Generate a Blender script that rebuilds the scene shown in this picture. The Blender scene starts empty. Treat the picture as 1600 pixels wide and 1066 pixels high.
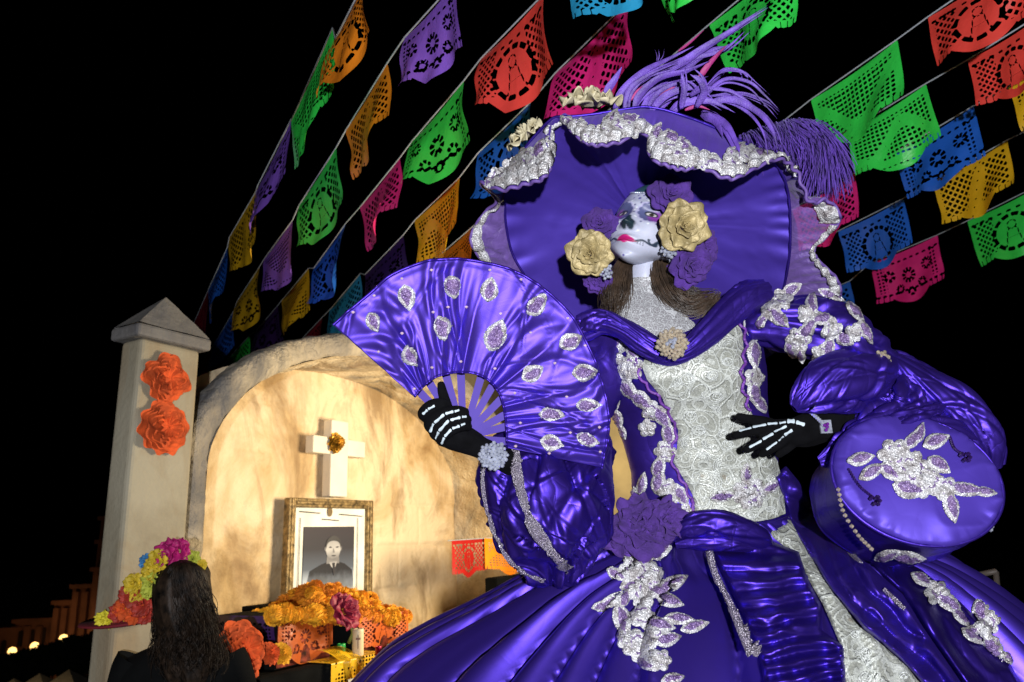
import bpy, bmesh, math, random
import numpy as np
from mathutils import Vector, Matrix
from mathutils.bvhtree import BVHTree

# ------------------------------------------------------------------ camera
SC = bpy.context.scene
COL = SC.collection
FPX = 1150.0                      # focal length in photograph pixels (1600 wide)
PITCH, ROLL = math.radians(15.0), math.radians(2.2)
CAM = np.array([0.0, 0.0, 1.1])
_F = np.array([0, math.cos(PITCH), math.sin(PITCH)])
_U0 = np.array([0, -math.sin(PITCH), math.cos(PITCH)])
_R0 = np.array([1.0, 0, 0])
CR = math.cos(ROLL) * _R0 - math.sin(ROLL) * _U0
CU = math.cos(ROLL) * _U0 + math.sin(ROLL) * _R0
cd = bpy.data.cameras.new('camera')
cam = bpy.data.objects.new('camera', cd); COL.objects.link(cam)
cd.sensor_width = 36.0
cd.lens = 36.0 * FPX / 1600.0
cd.clip_start = 0.05; cd.clip_end = 500
cam.matrix_world = Matrix(((CR[0], CU[0], -_F[0], CAM[0]), (CR[1], CU[1], -_F[1], CAM[1]), (CR[2], CU[2], -_F[2], CAM[2]), (0, 0, 0, 1)))
cd.dof.use_dof = True
cd.dof.focus_distance = 1.60
cd.dof.aperture_fstop = 6.3
SC.camera = cam

# ------------------------------------------------------------------ world, moon, flash
w = bpy.data.worlds.new('World'); SC.world = w; w.use_nodes = True
nt = w.node_tree; nt.nodes.clear()
sky = nt.nodes.new('ShaderNodeTexSky'); sky.sky_type = 'NISHITA'; sky.sun_disc = False
sky.sun_elevation = math.radians(-5.0); sky.sun_rotation = math.radians(200)
bg = nt.nodes.new('ShaderNodeBackground'); bg.inputs['Strength'].default_value = 0.0006
wo = nt.nodes.new('ShaderNodeOutputWorld')
nt.links.new(sky.outputs[0], bg.inputs[0]); nt.links.new(bg.outputs[0], wo.inputs[0])

def lamp(name, kind, loc, energy, color=(1, 1, 1), size=0.05, target=None, spot=None, blend=0.3):
    d = bpy.data.lights.new(name, kind); d.energy = energy; d.color = color
    if kind == 'AREA': d.size = size
    elif kind == 'SUN': d.angle = size
    else: d.shadow_soft_size = size
    if spot: d.spot_size = spot; d.spot_blend = blend
    o = bpy.data.objects.new(name, d); COL.objects.link(o); o.location = loc
    if target is not None:
        v = Vector(target) - Vector(loc); o.rotation_euler = v.to_track_quat('-Z', 'Y').to_euler()
    return o
lamp('moon', 'SUN', (0, 0, 30), 0.004, (0.8, 0.85, 1.0), math.radians(0.5), target=(4, 20, 0))
# the photographer's flash, held a little above, right of and behind the lens
fl = CAM + CR * 0.14 + CU * 0.27 - _F * 1.1
lamp('camera_flash', 'SPOT', fl, 490.0, (0.95, 0.96, 1.0), 0.04, target=CAM + _F * 3 + CU * 0.25 + CR * 0.15, spot=math.radians(125), blend=0.6)

SC.render.engine = 'CYCLES'
SC.cycles.use_denoising = True
SC.cycles.max_bounces = 6
SC.cycles.transparent_max_bounces = 12
SC.cycles.sample_clamp_indirect = 4.0
SC.cycles.caustics_reflective = False; SC.cycles.caustics_refractive = False
vs = SC.view_settings
vs.view_transform = 'Standard'; vs.look = 'None'; vs.exposure = 0.0; vs.gamma = 1.0; vs.use_curve_mapping = False

# ------------------------------------------------------------------ helpers: points
def P(px, py, d):
    """world point seen at photo pixel (px,py), d metres along the optical axis"""
    px, py, d = np.asarray(px, float), np.asarray(py, float), np.asarray(d, float)
    return CAM + d[..., None] * (_F + ((px - 800) / FPX)[..., None] * CR + ((533 - py) / FPX)[..., None] * CU)
def PL(pts): 
    a = np.asarray(pts, float); return P(a[..., 0], a[..., 1], a[..., 2])
def PLANE(px, py, o, n):
    r = _F + (px - 800) / FPX * CR + (533 - py) / FPX * CU
    t = np.dot(np.asarray(o) - CAM, n) / np.dot(r, n)
    return CAM + r * t
def proj(p):
    v = np.asarray(p) - CAM; d = v @ _F
    return 800 + FPX * (v @ CR) / d, 533 - FPX * (v @ CU) / d, d
def nrm(v):
    v = np.asarray(v, float); return v / np.maximum(np.linalg.norm(v, axis=-1, keepdims=True), 1e-9)
def sstep(a, b, x):
    t = np.clip((np.asarray(x, float) - a) / (b - a), 0, 1); return t * t * (3 - 2 * t)

# ------------------------------------------------------------------ helpers: noise
_rng = np.random.RandomState(7)
_tab = _rng.rand(64, 64, 64)
def vnoise(p):
    p = np.asarray(p, float); i = np.floor(p).astype(int); f = p - i; f = f * f * (3 - 2 * f); i %= 63
    x, y, z = i[..., 0], i[..., 1], i[..., 2]; fx, fy, fz = f[..., 0], f[..., 1], f[..., 2]
    r = 0
    for a in (0, 1):
        for b in (0, 1):
            for c in (0, 1):
                r = r + _tab[x + a, y + b, z + c] * (fx if a else 1 - fx) * (fy if b else 1 - fy) * (fz if c else 1 - fz)
    return r * 2 - 1
def fbm(p, o=3):
    p = np.asarray(p, float); s, a, r = 0, 1.0, 0
    for k in range(o):
        r = r + a * vnoise(p * 2 ** k + 7.3 * k); s += a; a *= .5
    return r / s
def n2(u, v, s=0.0):
    u, v = np.broadcast_arrays(np.asarray(u, float), np.asarray(v, float))
    return np.stack([u + 20, v + 20, np.full(u.shape, 3.7 + s)], -1)

# ------------------------------------------------------------------ helpers: splines and meshes
def cr1(pts, n, wrap=False):
    """Catmull-Rom resample along axis 0"""
    a = np.asarray(pts, float); m = len(a)
    t = np.linspace(0, m if wrap else m - 1, n, endpoint=not wrap)
    i = np.floor(t).astype(int)
    if not wrap: i = np.minimum(i, m - 2)
    f = (t - i).reshape((-1,) + (1,) * (a.ndim - 1))
    g = (lambda k: a[(i + k) % m]) if wrap else (lambda k: a[np.clip(i + k, 0, m - 1)])
    p0, p1, p2, p3 = g(-1), g(0), g(1), g(2)
    if not wrap:
        lo = (i == 0).reshape(f.shape); hi = (i == m - 2).reshape(f.shape)
        p0 = np.where(lo, 2 * p1 - p2, p0); p3 = np.where(hi, 2 * p2 - p1, p3)
    return .5 * (2 * p1 + (p2 - p0) * f + (2 * p0 - 5 * p1 + 4 * p2 - p3) * f ** 2 + (3 * p1 - p0 - 3 * p2 + p3) * f ** 3)
def surf(ctrl, nu, nv, wu=False, wv=False):
    a = cr1(np.asarray(ctrl, float), nu, wu)
    return np.swapaxes(cr1(np.swapaxes(a, 0, 1), nv, wv), 0, 1)
def gnorm(g, wu=False, wv=False):
    if wu: du = np.roll(g, -1, 0) - np.roll(g, 1, 0)
    else: du = np.gradient(g, axis=0)
    if wv: dv = np.roll(g, -1, 1) - np.roll(g, 1, 1)
    else: dv = np.gradient(g, axis=1)
    return nrm(np.cross(du, dv))
def gfaces(nu, nv, wu=False, wv=False, off=0):
    i, j = np.meshgrid(np.arange(nu if wu else nu - 1), np.arange(nv if wv else nv - 1), indexing='ij')
    i2, j2 = (i + 1) % nu, (j + 1) % nv
    return (np.stack([i * nv + j, i2 * nv + j, i2 * nv + j2, i * nv + j2], -1).reshape(-1, 4) + off)
def link(name, me, parent=None):
    o = bpy.data.objects.new(name, me); COL.objects.link(o)
    if parent is not None: o.parent = parent
    return o
def mk(name, verts, faces, mat, parent=None, smooth=True, attr=None, origin=None):
    """one mesh object; verts (n,3) world or local, faces list/array; attr: dict of per-vertex float or (n,3) arrays"""
    me = bpy.data.meshes.new(name)
    v = np.asarray(verts, float).reshape(-1, 3)
    if origin is not None: v = v - np.asarray(origin)
    me.from_pydata(v.tolist(), [], faces.tolist() if isinstance(faces, np.ndarray) else faces)
    if smooth: me.polygons.foreach_set('use_smooth', np.ones(len(me.polygons), bool))
    if attr:
        for k, a in attr.items():
            a = np.asarray(a, float)
            if a.ndim == 1:
                at = me.attributes.new(k, 'FLOAT', 'POINT'); at.data.foreach_set('value', a.astype(np.float32))
            else:
                at = me.attributes.new(k, 'FLOAT_COLOR', 'POINT')
                c = np.ones((len(a), 4), np.float32); c[:, :3] = a; at.data.foreach_set('color', c.ravel())
    if mat is not None: me.materials.append(mat)
    me.update()
    o = link(name, me, parent)
    if origin is not None: o.location = origin
    return o
def gmk(name, g, mat, parent=None, wu=False, wv=False, attr=None, thick=0.0):
    nu, nv = g.shape[:2]
    f = gfaces(nu, nv, wu, wv)
    if attr: attr = {k: np.asarray(a, float).reshape((nu * nv,) + np.asarray(a).shape[2:]) for k, a in attr.items()}
    o = mk(name, g.reshape(-1, 3), f, mat, parent, attr=attr)
    if thick:
        m = o.modifiers.new('thick', 'SOLIDIFY'); m.thickness = thick; m.offset = 0
    return o
class MB:
    """collects pieces of ONE mesh"""
    def __init__(s): s.v, s.f, s.n, s.a = [], [], 0, {}
    def add(s, v, f, **at):
        v = np.asarray(v, float).reshape(-1, 3)
        f = [tuple(int(k) + s.n for k in q) for q in f]
        s.v.append(v); s.f += f; s.n += len(v)
        for k, a in at.items():
            a = np.asarray(a, float)
            if a.ndim == 0: a = np.full(len(v), float(a))
            if a.ndim == 1 and len(a) == 3 and len(v) != 3: a = np.tile(a, (len(v), 1))
            s.a.setdefault(k, []).append(a)
    def grid(s, g, wu=False, wv=False, **at): s.add(g.reshape(-1, 3), gfaces(g.shape[0], g.shape[1], wu, wv), **at)
    def tube(s, pts, rad, n=6, cap=True, **at):
        g = tube_grid(pts, rad, n); m = len(g)
        f = [tuple(q) for q in gfaces(m, n, False, True)]
        if cap: f += [tuple(range(n))[::-1], tuple((m - 1) * n + k for k in range(n))]
        s.add(g.reshape(-1, 3), f, **at)
    def box(s, c, sz, M=None, **at):
        x, y, z = np.asarray(sz) / 2
        v = np.array([[a, b, d] for a in (-x, x) for b in (-y, y) for d in (-z, z)])
        if M is not None: v = v @ np.asarray(M).T
        s.add(v + np.asarray(c), [(0, 1, 3, 2), (4, 6, 7, 5), (0, 4, 5, 1), (2, 3, 7, 6), (0, 2, 6, 4), (1, 5, 7, 3)], **at)
    def build(s, name, mat, parent=None, smooth=True, origin=None):
        return mk(name, np.concatenate(s.v), s.f, mat, parent, smooth, {k: np.concatenate(a) for k, a in s.a.items()} or None, origin)
def tube_grid(pts, rad, n=6, up=None, flat=1.0):
    pts = np.asarray(pts, float); m = len(pts)
    rad = np.broadcast_to(np.asarray(rad, float), (m,))
    t = nrm(np.gradient(pts, axis=0))
    u = np.asarray(up if up is not None else (.13, .2, .97), float)
    ns = []
    for k in range(m):
        u = u - t[k] * np.dot(u, t[k])
        if np.linalg.norm(u) < 1e-6: u = np.cross(t[k], (1, 0, 0.1))
        u = nrm(u); ns.append(u)
    ns = np.array(ns); b = np.cross(t, ns)
    a = np.linspace(0, 2 * np.pi, n, endpoint=False)
    return pts[:, None] + rad[:, None, None] * (np.cos(a)[None, :, None] * b[:, None] + flat * np.sin(a)[None, :, None] * ns[:, None])
def empty(name, loc, label=None, cat=None, group=None):
    o = bpy.data.objects.new(name, None); COL.objects.link(o); o.location = loc
    o.empty_display_size = .1
    if label: tag(o, label, cat, group)
    return o
def tag(o, label=None, cat=None, group=None, kind=None):
    if label: o['label'] = label
    if cat: o['category'] = cat
    if group: o['group'] = group
    if kind: o['kind'] = kind
    return o
def adopt(root, *objs):
    """parent objects whose meshes are in world coordinates to an empty that stands elsewhere"""
    for o in objs:
        o.parent = root; o.matrix_parent_inverse = Matrix.Translation(-Vector(root.location))
def bevel(o, w=.006, s=2):
    m = o.modifiers.new('bevel', 'BEVEL'); m.width = w; m.segments = s; m.limit_method = 'ANGLE'; m.angle_limit = math.radians(40)
    return o

# ------------------------------------------------------------------ helpers: cut-out sheets (marching squares)
def iso(field, xs, ys):
    """polygons where field(len(xs),len(ys)) > 0, edges cut smoothly. returns 2d verts, faces"""
    V, idx, F = [], {}, []
    nx, ny = field.shape
    pos = field > 0
    def vert(key, p):
        k = idx.get(key)
        if k is None: k = len(V); idx[key] = k; V.append(p)
        return k
    for i in range(nx - 1):
        for j in range(ny - 1):
            c = [(i, j), (i + 1, j), (i + 1, j + 1), (i, j + 1)]
            s = [pos[q] for q in c]
            if not any(s): continue
            poly = []
            for k in range(4):
                a, b = c[k], c[(k + 1) % 4]
                if s[k]: poly.append(vert(a, (xs[a[0]], ys[a[1]])))
                if s[k] != s[(k + 1) % 4]:
                    fa, fb = field[a], field[b]; t = fa / (fa - fb)
                    key = (a, b) if a < b else (b, a)
                    poly.append(vert(key, (xs[a[0]] + t * (xs[b[0]] - xs[a[0]]), ys[a[1]] + t * (ys[b[1]] - ys[a[1]]))))
            if len(poly) >= 3: F.append(tuple(poly))
    return np.array(V, float).reshape(-1, 2), F
def polydist(X, Y, poly):
    """signed distance, > 0 inside"""
    p = np.asarray(poly, float); q = np.roll(p, -1, 0)
    d = np.full(X.shape, 1e9); ins = np.zeros(X.shape, bool)
    for (ax, ay), (bx, by) in zip(p, q):
        ex, ey = bx - ax, by - ay; L = ex * ex + ey * ey + 1e-12
        t = np.clip(((X - ax) * ex + (Y - ay) * ey) / L, 0, 1)
        d = np.minimum(d, np.hypot(X - ax - t * ex, Y - ay - t * ey))
        if ay != by:
            cond = ((ay > Y) != (by > Y)) & (X < (bx - ax) * (Y - ay) / (by - ay) + ax)
            ins ^= cond
    return np.where(ins, d, -d)
def bvh_of(*objs):
    vs_, fs_, n = [], [], 0
    dg = bpy.context.evaluated_depsgraph_get()
    for o in objs:
        me = o.data; mw = np.array(o.matrix_world) if o.parent is None else np.array(o.parent.matrix_world @ o.matrix_parent_inverse @ o.matrix_basis)
        v = np.empty(len(me.vertices) * 3); me.vertices.foreach_get('co', v); v = v.reshape(-1, 3) @ mw[:3, :3].T + mw[:3, 3]
        vs_ += v.tolist(); fs_ += [tuple(k + n for k in p.vertices) for p in me.polygons]; n = len(vs_)
    return BVHTree.FromPolygons(vs_, fs_)
def on_surface(bvh, xy, off, fallback=1.6):
    """lay photo-plan points onto a garment; off may be an array"""
    out, last = [], None
    off = np.broadcast_to(off, (len(xy),))
    miss = []
    for k, (x, y) in enumerate(xy):
        r = _F + (x - 800) / FPX * CR + (533 - y) / FPX * CU
        h = bvh.ray_cast(Vector(CAM), Vector(r).normalized(), 20)
        if h[0] is None: out.append(None); miss.append(k); continue
        nn = np.array(h[1]); 
        if np.dot(nn, r) > 0: nn = -nn
        out.append(np.array(h[0]) + nn * off[k])
    if miss:
        good = [k for k in range(len(out)) if out[k] is not None]
        gd = np.array([xy[k] for k in good]) if good else None
        for k in miss:
            d = fallback
            if good: d = proj(out[good[int(np.argmin(((gd - xy[k]) ** 2).sum(1)))]])[2]
            out[k] = P(xy[k][0], xy[k][1], d)
    return np.array(out)
# ------------------------------------------------------------------ materials
class NT:
    def __init__(s, name):
        s.m = bpy.data.materials.new(name); s.m.use_nodes = True
        s.t = s.m.node_tree; s.t.nodes.clear()
        s.out = s.t.nodes.new('ShaderNodeOutputMaterial')
    def n(s, typ, ins=None, **props):
        x = s.t.nodes.new('ShaderNode' + typ)
        for k, v in props.items(): setattr(x, k, v)
        for k, v in (ins or {}).items(): s.set(x.inputs[k], v)
        return x
    def set(s, sock, v):
        if hasattr(v, 'is_output') or isinstance(v, bpy.types.NodeSocket): s.t.links.new(v, sock)
        elif isinstance(v, bpy.types.Node): s.t.links.new(v.outputs[0], sock)
        else:
            if isinstance(v, (tuple, list)) and len(v) == 3 and sock.type == 'RGBA': v = (*v, 1)
            sock.default_value = v
    def math(s, op, a, b=0.0, c=None):
        x = s.n('Math', operation=op); s.set(x.inputs[0], a); s.set(x.inputs[1], b)
        if c is not None: s.set(x.inputs[2], c)
        return x.outputs[0]
    def mix(s, f, a, b, blend='MIX'):
        x = s.n('Mix', data_type='RGBA', blend_type=blend); s.set(x.inputs[0], f); s.set(x.inputs[6], a); s.set(x.inputs[7], b)
        return x.outputs[2]
    def ramp(s, f, stops, interp='LINEAR'):
        x = s.n('ValToRGB'); r = x.color_ramp; r.interpolation = interp
        while len(r.elements) < len(stops): r.elements.new(0.5)
        for e, (p, c) in zip(r.elements, stops):
            e.position = p; e.color = (*c, 1) if isinstance(c, (tuple, list)) else (c, c, c, 1)
        s.set(x.inputs[0], f); return x.outputs[0]
    def coord(s, kind='Object', scale=(1, 1, 1), rot=(0, 0, 0)):
        c = s.n('TexCoord'); mp = s.n('Mapping'); s.t.links.new(c.outputs[kind], mp.inputs[0])
        mp.inputs['Scale'].default_value = scale; mp.inputs['Rotation'].default_value = rot
        return mp.outputs[0]
    def noise(s, co, scale, detail=3, rough=.5, dist=0.0):
        x = s.n('TexNoise', {'Vector': co, 'Scale': scale, 'Detail': detail, 'Roughness': rough, 'Distortion': dist}); return x
    def voro(s, co, scale, feature='F1', rnd=1.0):
        x = s.n('TexVoronoi', {'Vector': co, 'Scale': scale}, feature=feature)
        x.inputs['Randomness'].default_value = rnd; return x
    def attr(s, name): return s.n('Attribute', attribute_name=name)
    def bump(s, h, strength=.3, dist=.01, normal=None):
        x = s.n('Bump', {'Height': h, 'Strength': strength, 'Distance': dist})
        if normal is not None: s.set(x.inputs['Normal'], normal)
        return x.outputs[0]
    def bsdf(s, **k):
        x = s.n('BsdfPrincipled')
        ren = {'base': 'Base Color', 'rough': 'Roughness', 'metal': 'Metallic', 'normal': 'Normal', 'alpha': 'Alpha', 'sheen': 'Sheen Weight', 'sheenc': 'Sheen Tint', 'coat': 'Coat Weight', 'spec': 'Specular IOR Level', 'trans': 'Transmission Weight', 'sss': 'Subsurface Weight', 'emit': 'Emission Color', 'emits': 'Emission Strength', 'aniso': 'Anisotropic', 'ior': 'IOR', 'coatr': 'Coat Roughness', 'tint': 'Specular Tint'}
        for a, v in k.items(): s.set(x.inputs[ren[a]], v)
        s.t.links.new(x.outputs[0], s.out.inputs[0]); s.b = x
        return s.m
M = {}
def plain(name, base, rough=.6, metal=0.0, bump=0.0, bscale=60, var=.12, vscale=8, **k):
    t = NT(name); co = t.coord('Object')
    a = t.noise(co, vscale, 4)
    lo = tuple(c * (1 - var * 1.4) for c in base); hi = tuple(min(1, c * (1 + var)) for c in base)
    col = t.ramp(a.outputs[0], [(.3, lo), (.7, hi)])
    kw = dict(base=col, rough=rough, metal=metal, **k)
    if bump: kw['normal'] = t.bump(t.noise(co, bscale, 4).outputs[0], bump, .004)
    M[name] = t.bsdf(**kw); return M[name]
def satin(name, base, deep, rough=.34, metal=.45, wr=.35, wscale=(10, 10, 26), crisp=.25, cs=9.0):
    """satin: tinted specular cloth with soft waves and crisp pulled creases"""
    t = NT(name); co = t.coord('Object', wscale); co2 = t.coord('Object')
    n1 = t.noise(co, 1.0, 3, .5, .8); n2_ = t.noise(co2, 3.0, 3); weave = t.noise(co2, 900, 2)
    wn = t.noise(co2, 7.0, 2)
    wv = t.n('VectorMath', operation='MULTIPLY_ADD'); t.set(wv.inputs[0], wn.outputs[1]); wv.inputs[1].default_value = (.16,) * 3; t.set(wv.inputs[2], co2)
    mp = t.n('Mapping'); t.set(mp.inputs[0], wv.outputs[0]); mp.inputs['Scale'].default_value = (1.0, .7, .55); mp.inputs['Rotation'].default_value = (.3, .5, .2)
    cv = t.voro(mp.outputs[0], cs, 'DISTANCE_TO_EDGE'); cv2 = t.voro(mp.outputs[0], cs * 2.3, 'DISTANCE_TO_EDGE')
    hc = t.math('ADD', t.math('POWER', cv.outputs[0], .6), t.math('MULTIPLY', t.math('POWER', cv2.outputs[0], .6), .4))
    col = t.mix(n2_.outputs[0], deep, base)
    nb = t.bump(n1.outputs[0], wr, .012)
    nb = t.bump(hc, crisp, .02, nb)
    nb = t.bump(weave.outputs[0], .10, .0008, nb)
    M[name] = t.bsdf(base=col, rough=rough, metal=metal, normal=nb, aniso=.25, spec=.3)
    return M[name]
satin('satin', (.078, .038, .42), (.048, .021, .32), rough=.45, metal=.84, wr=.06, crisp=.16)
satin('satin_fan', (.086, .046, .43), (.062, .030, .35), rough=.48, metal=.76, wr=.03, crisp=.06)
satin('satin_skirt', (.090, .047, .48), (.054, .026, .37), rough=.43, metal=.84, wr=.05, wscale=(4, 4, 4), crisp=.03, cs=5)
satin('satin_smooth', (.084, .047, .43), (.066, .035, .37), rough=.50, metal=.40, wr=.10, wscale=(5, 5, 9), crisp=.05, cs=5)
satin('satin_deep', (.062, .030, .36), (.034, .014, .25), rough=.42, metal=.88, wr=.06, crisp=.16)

def beaded():
    """silver beaded lace with violet hearts; attribute c = 1 in the violet middle"""
    t = NT('beaded_lace'); co = t.coord('Object')
    v = t.voro(co, 260); v2 = t.voro(co, 95)
    big = t.noise(co, 55, 3)
    c = t.attr('c').outputs['Fac']
    f = t.math('MULTIPLY', t.math('GREATER_THAN', t.math('ADD', c, t.math('MULTIPLY', t.math('SUBTRACT', big.outputs[0], .5), .9)), .74), 1.0)
    silver = t.ramp(big.outputs[0], [(.26, (.22, .195, .20)), (.40, (.50, .475, .475)), (.56, (.74, .74, .76))])
    viol = t.ramp(v2.outputs[0], [(.0, (.34, .20, .46)), (.6, (.15, .055, .30))])
    col = t.mix(t.math('MULTIPLY', f, .85), silver, viol)
    dark = t.ramp(v.outputs[0], [(.35, 1.0), (.8, .66)])
    col = t.mix(1.0, col, dark, 'MULTIPLY')
    nb = t.bump(t.math('MULTIPLY', v.outputs[0], -1.0), .75, .0035)
    nb = t.bump(big.outputs[0], .4, .006, nb)
    M['beaded'] = t.bsdf(base=col, rough=.38, metal=.22, normal=nb, spec=.7)
beaded()
def lace(name, ca, cb, cc, s=1.0, dots=300):
    """embroidered lace: scrolls round scattered hearts over net"""
    t = NT(name); co = t.coord('Object', (1, .25, 1))
    wn = t.noise(co, 7 * s, 2)
    wv = t.n('VectorMath', operation='MULTIPLY_ADD'); t.set(wv.inputs[0], wn.outputs[1]); wv.inputs[1].default_value = (.10 / s,) * 3; t.set(wv.inputs[2], co)
    v = t.voro(wv.outputs[0], 22 * s); v.inputs['Randomness'].default_value = .8
    rings = t.math('SINE', t.math('MULTIPLY', v.outputs[0], 26.0))
    petal = t.voro(wv.outputs[0], 22 * s, 'DISTANCE_TO_EDGE'); petal.inputs['Randomness'].default_value = .8
    bead = t.voro(co, dots)
    line = t.n('RGBToBW', {0: t.ramp(rings, [(.30, 0.0), (.62, 1.0)])}).outputs[0]
    ed = t.n('RGBToBW', {0: t.ramp(petal.outputs[0], [(.03, 1.0), (.06, 0.0)])}).outputs[0]
    sp = t.voro(co, 75 * s); dt = t.n('RGBToBW', {0: t.ramp(sp.outputs[0], [(.16, 1.0), (.26, 0.0)])}).outputs[0]
    pat = t.math('MAXIMUM', t.math('MULTIPLY', line, .85), ed)
    pat = t.math('MAXIMUM', pat, t.math('MULTIPLY', dt, .7))
    heart = t.n('RGBToBW', {0: t.ramp(v.outputs[0], [(.09, 1.0), (.15, 0.0)])}).outputs[0]
    col = t.mix(pat, ca, cb)
    col = t.mix(t.math('MULTIPLY', heart, .85), col, cc)
    big = t.noise(co, 5, 3)
    col = t.mix(t.math('MULTIPLY', big.outputs[0], .30), col, tuple(x * .6 for x in ca))
    col = t.mix(1.0, col, t.ramp(bead.outputs[0], [(.2, 1.0), (.6, .72)]), 'MULTIPLY')
    nb = t.bump(pat, .6, .006); nb = t.bump(t.math('MULTIPLY', bead.outputs[0], -1.0), .35, .002, nb)
    M[name] = t.bsdf(base=col, rough=.40, metal=.10, normal=nb, spec=.6)
lace('lace_ivory', (.44, .455, .40), (.68, .71, .66), (.30, .26, .19))
plain('bead_white', (.74, .77, .74), .35, .1, .8, 500, .2, 200, spec=.8)
lace('lace_neck', (.36, .35, .37), (.74, .76, .79), (.40, .37, .42), 3.2, 380)
def trim():
    t = NT('silver_trim'); co = t.coord('Object')
    v = t.voro(co, 330); b = t.noise(co, 40, 2)
    col = t.mix(b.outputs[0], (.22, .15, .32), (.66, .63, .64))
    col = t.mix(1.0, col, t.ramp(v.outputs[0], [(.3, 1.0), (.8, .45)]), 'MULTIPLY')
    M['trim'] = t.bsdf(base=col, rough=.3, metal=.5, normal=t.bump(t.math('MULTIPLY', v.outputs[0], -1.0), .9, .004))
trim()
plain('rose_gold', (.40, .315, .145), .50, .15, .6, 160, .3, 30)
plain('rose_cream', (.56, .50, .33), .55, .05, .25, 120, .15, 20)
plain('rose_purple', (.062, .020, .20), .85, 0, .6, 260, .35, 25, sheen=.15, sheenc=(.5, .3, .9))
plain('hair', (.060, .038, .024), .40, 0, 0, 60, .5, 30, spec=.7)
plain('hair_black', (.017, .010, .006), .55, 0, .3, 220, .8, 40, spec=.25)
plain('glove', (.0035, .0035, .0045), .95, 0, .6, 700, .3, 40, spec=.1)
plain('bone', (.52, .61, .67), .6, 0, .2, 300, .06, 30)
plain('black_cloth', (.0045, .0048, .005), .95, 0, .3, 200, .3, 10, spec=.08)
plain('rib', (.085, .055, .32), .7, 0, .1, 200, .08, 14, spec=.15)
plain('biot', (.13, .062, .40), .50, 0, .4, 300, .4, 24)
plain('biot_red', (.33, .02, .16), .55, 0, .3, 300, .3, 14)
plain('plume', (.085, .032, .31), .8, 0, .3, 300, .35, 30, sheen=.5, sheenc=(.5, .4, 1))
plain('crystal', (.62, .66, .80), .08, .55, 0, 60, .25, 120, spec=1.0)
plain('crystal_warm', (.80, .66, .50), .10, .6, 0, 60, .3, 160, spec=1.0)
plain('gem', (.85, .62, .72), .06, .3, 0, 60, .1, 40, spec=1.0)
plain('gem_violet', (.20, .03, .35), .05, .3, 0, 60, .1, 40, spec=1.0)
def skin():
    t = NT('painted_skin'); c = t.attr('paint').outputs['Color']; co = t.coord('Object')
    n = t.noise(co, 90, 4)
    col = t.mix(.14, c, t.ramp(n.outputs[0], [(.3, (.45, .44, .46)), (.7, (1, 1, 1))]), 'MULTIPLY')
    M['skin'] = t.bsdf(base=col, rough=.42, normal=t.bump(t.noise(co, 420, 3).outputs[0], .12, .0015), sss=.06, spec=.45)
    M['skin'].node_tree.nodes['Principled BSDF'].inputs['Subsurface Radius'].default_value = (.01, .005, .004)
skin()
def sheer(name, base, alpha):
    t = NT(name); co = t.coord('Object')
    n = t.noise(co, 34, 4, .6, 1.0)
    b = t.n('BsdfPrincipled'); t.set(b.inputs['Base Color'], t.mix(n.outputs[0], tuple(c * .5 for c in base), base)); b.inputs['Roughness'].default_value = .5
    b.inputs['Sheen Weight'].default_value = .5
    t.set(b.inputs['Normal'], t.bump(n.outputs[0], .5, .01))
    tr = t.n('BsdfTransparent'); mx = t.n('MixShader')
    t.set(mx.inputs[0], t.math('ADD', alpha - .22, t.math('MULTIPLY', n.outputs[0], .44)))
    t.t.links.new(tr.outputs[0], mx.inputs[1]); t.t.links.new(b.outputs[0], mx.inputs[2]); t.t.links.new(mx.outputs[0], t.out.inputs[0])
    M[name] = t.m
sheer('organza', (.22, .12, .50), .70)
def paper(name, base):
    """thin tinted plastic sheet: lets a little light through"""
    t = NT(name); co = t.coord('Object')
    n = t.noise(co, 14, 3)
    col = t.mix(n.outputs[0], tuple(c * .72 for c in base), base)
    M[name] = t.bsdf(base=col, rough=.38, normal=t.bump(t.noise(co, 24, 4, .6, .5).outputs[0], .35, .01), spec=.5)
PC = {'green': (.045, .86, .10), 'orange': (.95, .27, .015), 'purple': (.32, .14, .82), 'red': (.95, .075, .055), 'pink': (.95, .03, .28),
      'blue': (.02, .15, .72), 'yellow': (.92, .53, .015), 'cyan': (.03, .38, .68), 'scarlet': (.36, .012, .010), 'rust': (.50, .095, .012), 'crimson': (.32, .010, .030), 'violet': (.055, .018, .12)}
for k, c in PC.items(): paper('paper_' + k, c)
plain('paper_flower', (.60, .080, .010), .85, 0, .6, 60, .3, 20)
def marig():
    t = NT('marigold'); r = t.n('ObjectInfo').outputs['Random']; n = t.noise(t.coord('Object'), 3, 3)
    a = t.ramp(r, [(0, (.60, .17, .003)), (.4, (.78, .28, .005)), (1, (.85, .42, .010))]); M['marigold'] = t.bsdf(base=t.mix(1.0, a, t.ramp(n.outputs[0], [(.3, .6), (.65, 1.0)]), 'MULTIPLY'), rough=.8)
marig()
plain('string', (.45, .50, .56), .7)
plain('green_leaf', (.05, .12, .02), .5)
plain('gold_frame', (.24, .165, .07), .48, .45, .8, 110, .6, 40)
plain('mat_board', (.78, .77, .70), .7)
plain('white_paint', (.74, .69, .58), .55, 0, .15, 40, .06, 10)
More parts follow.
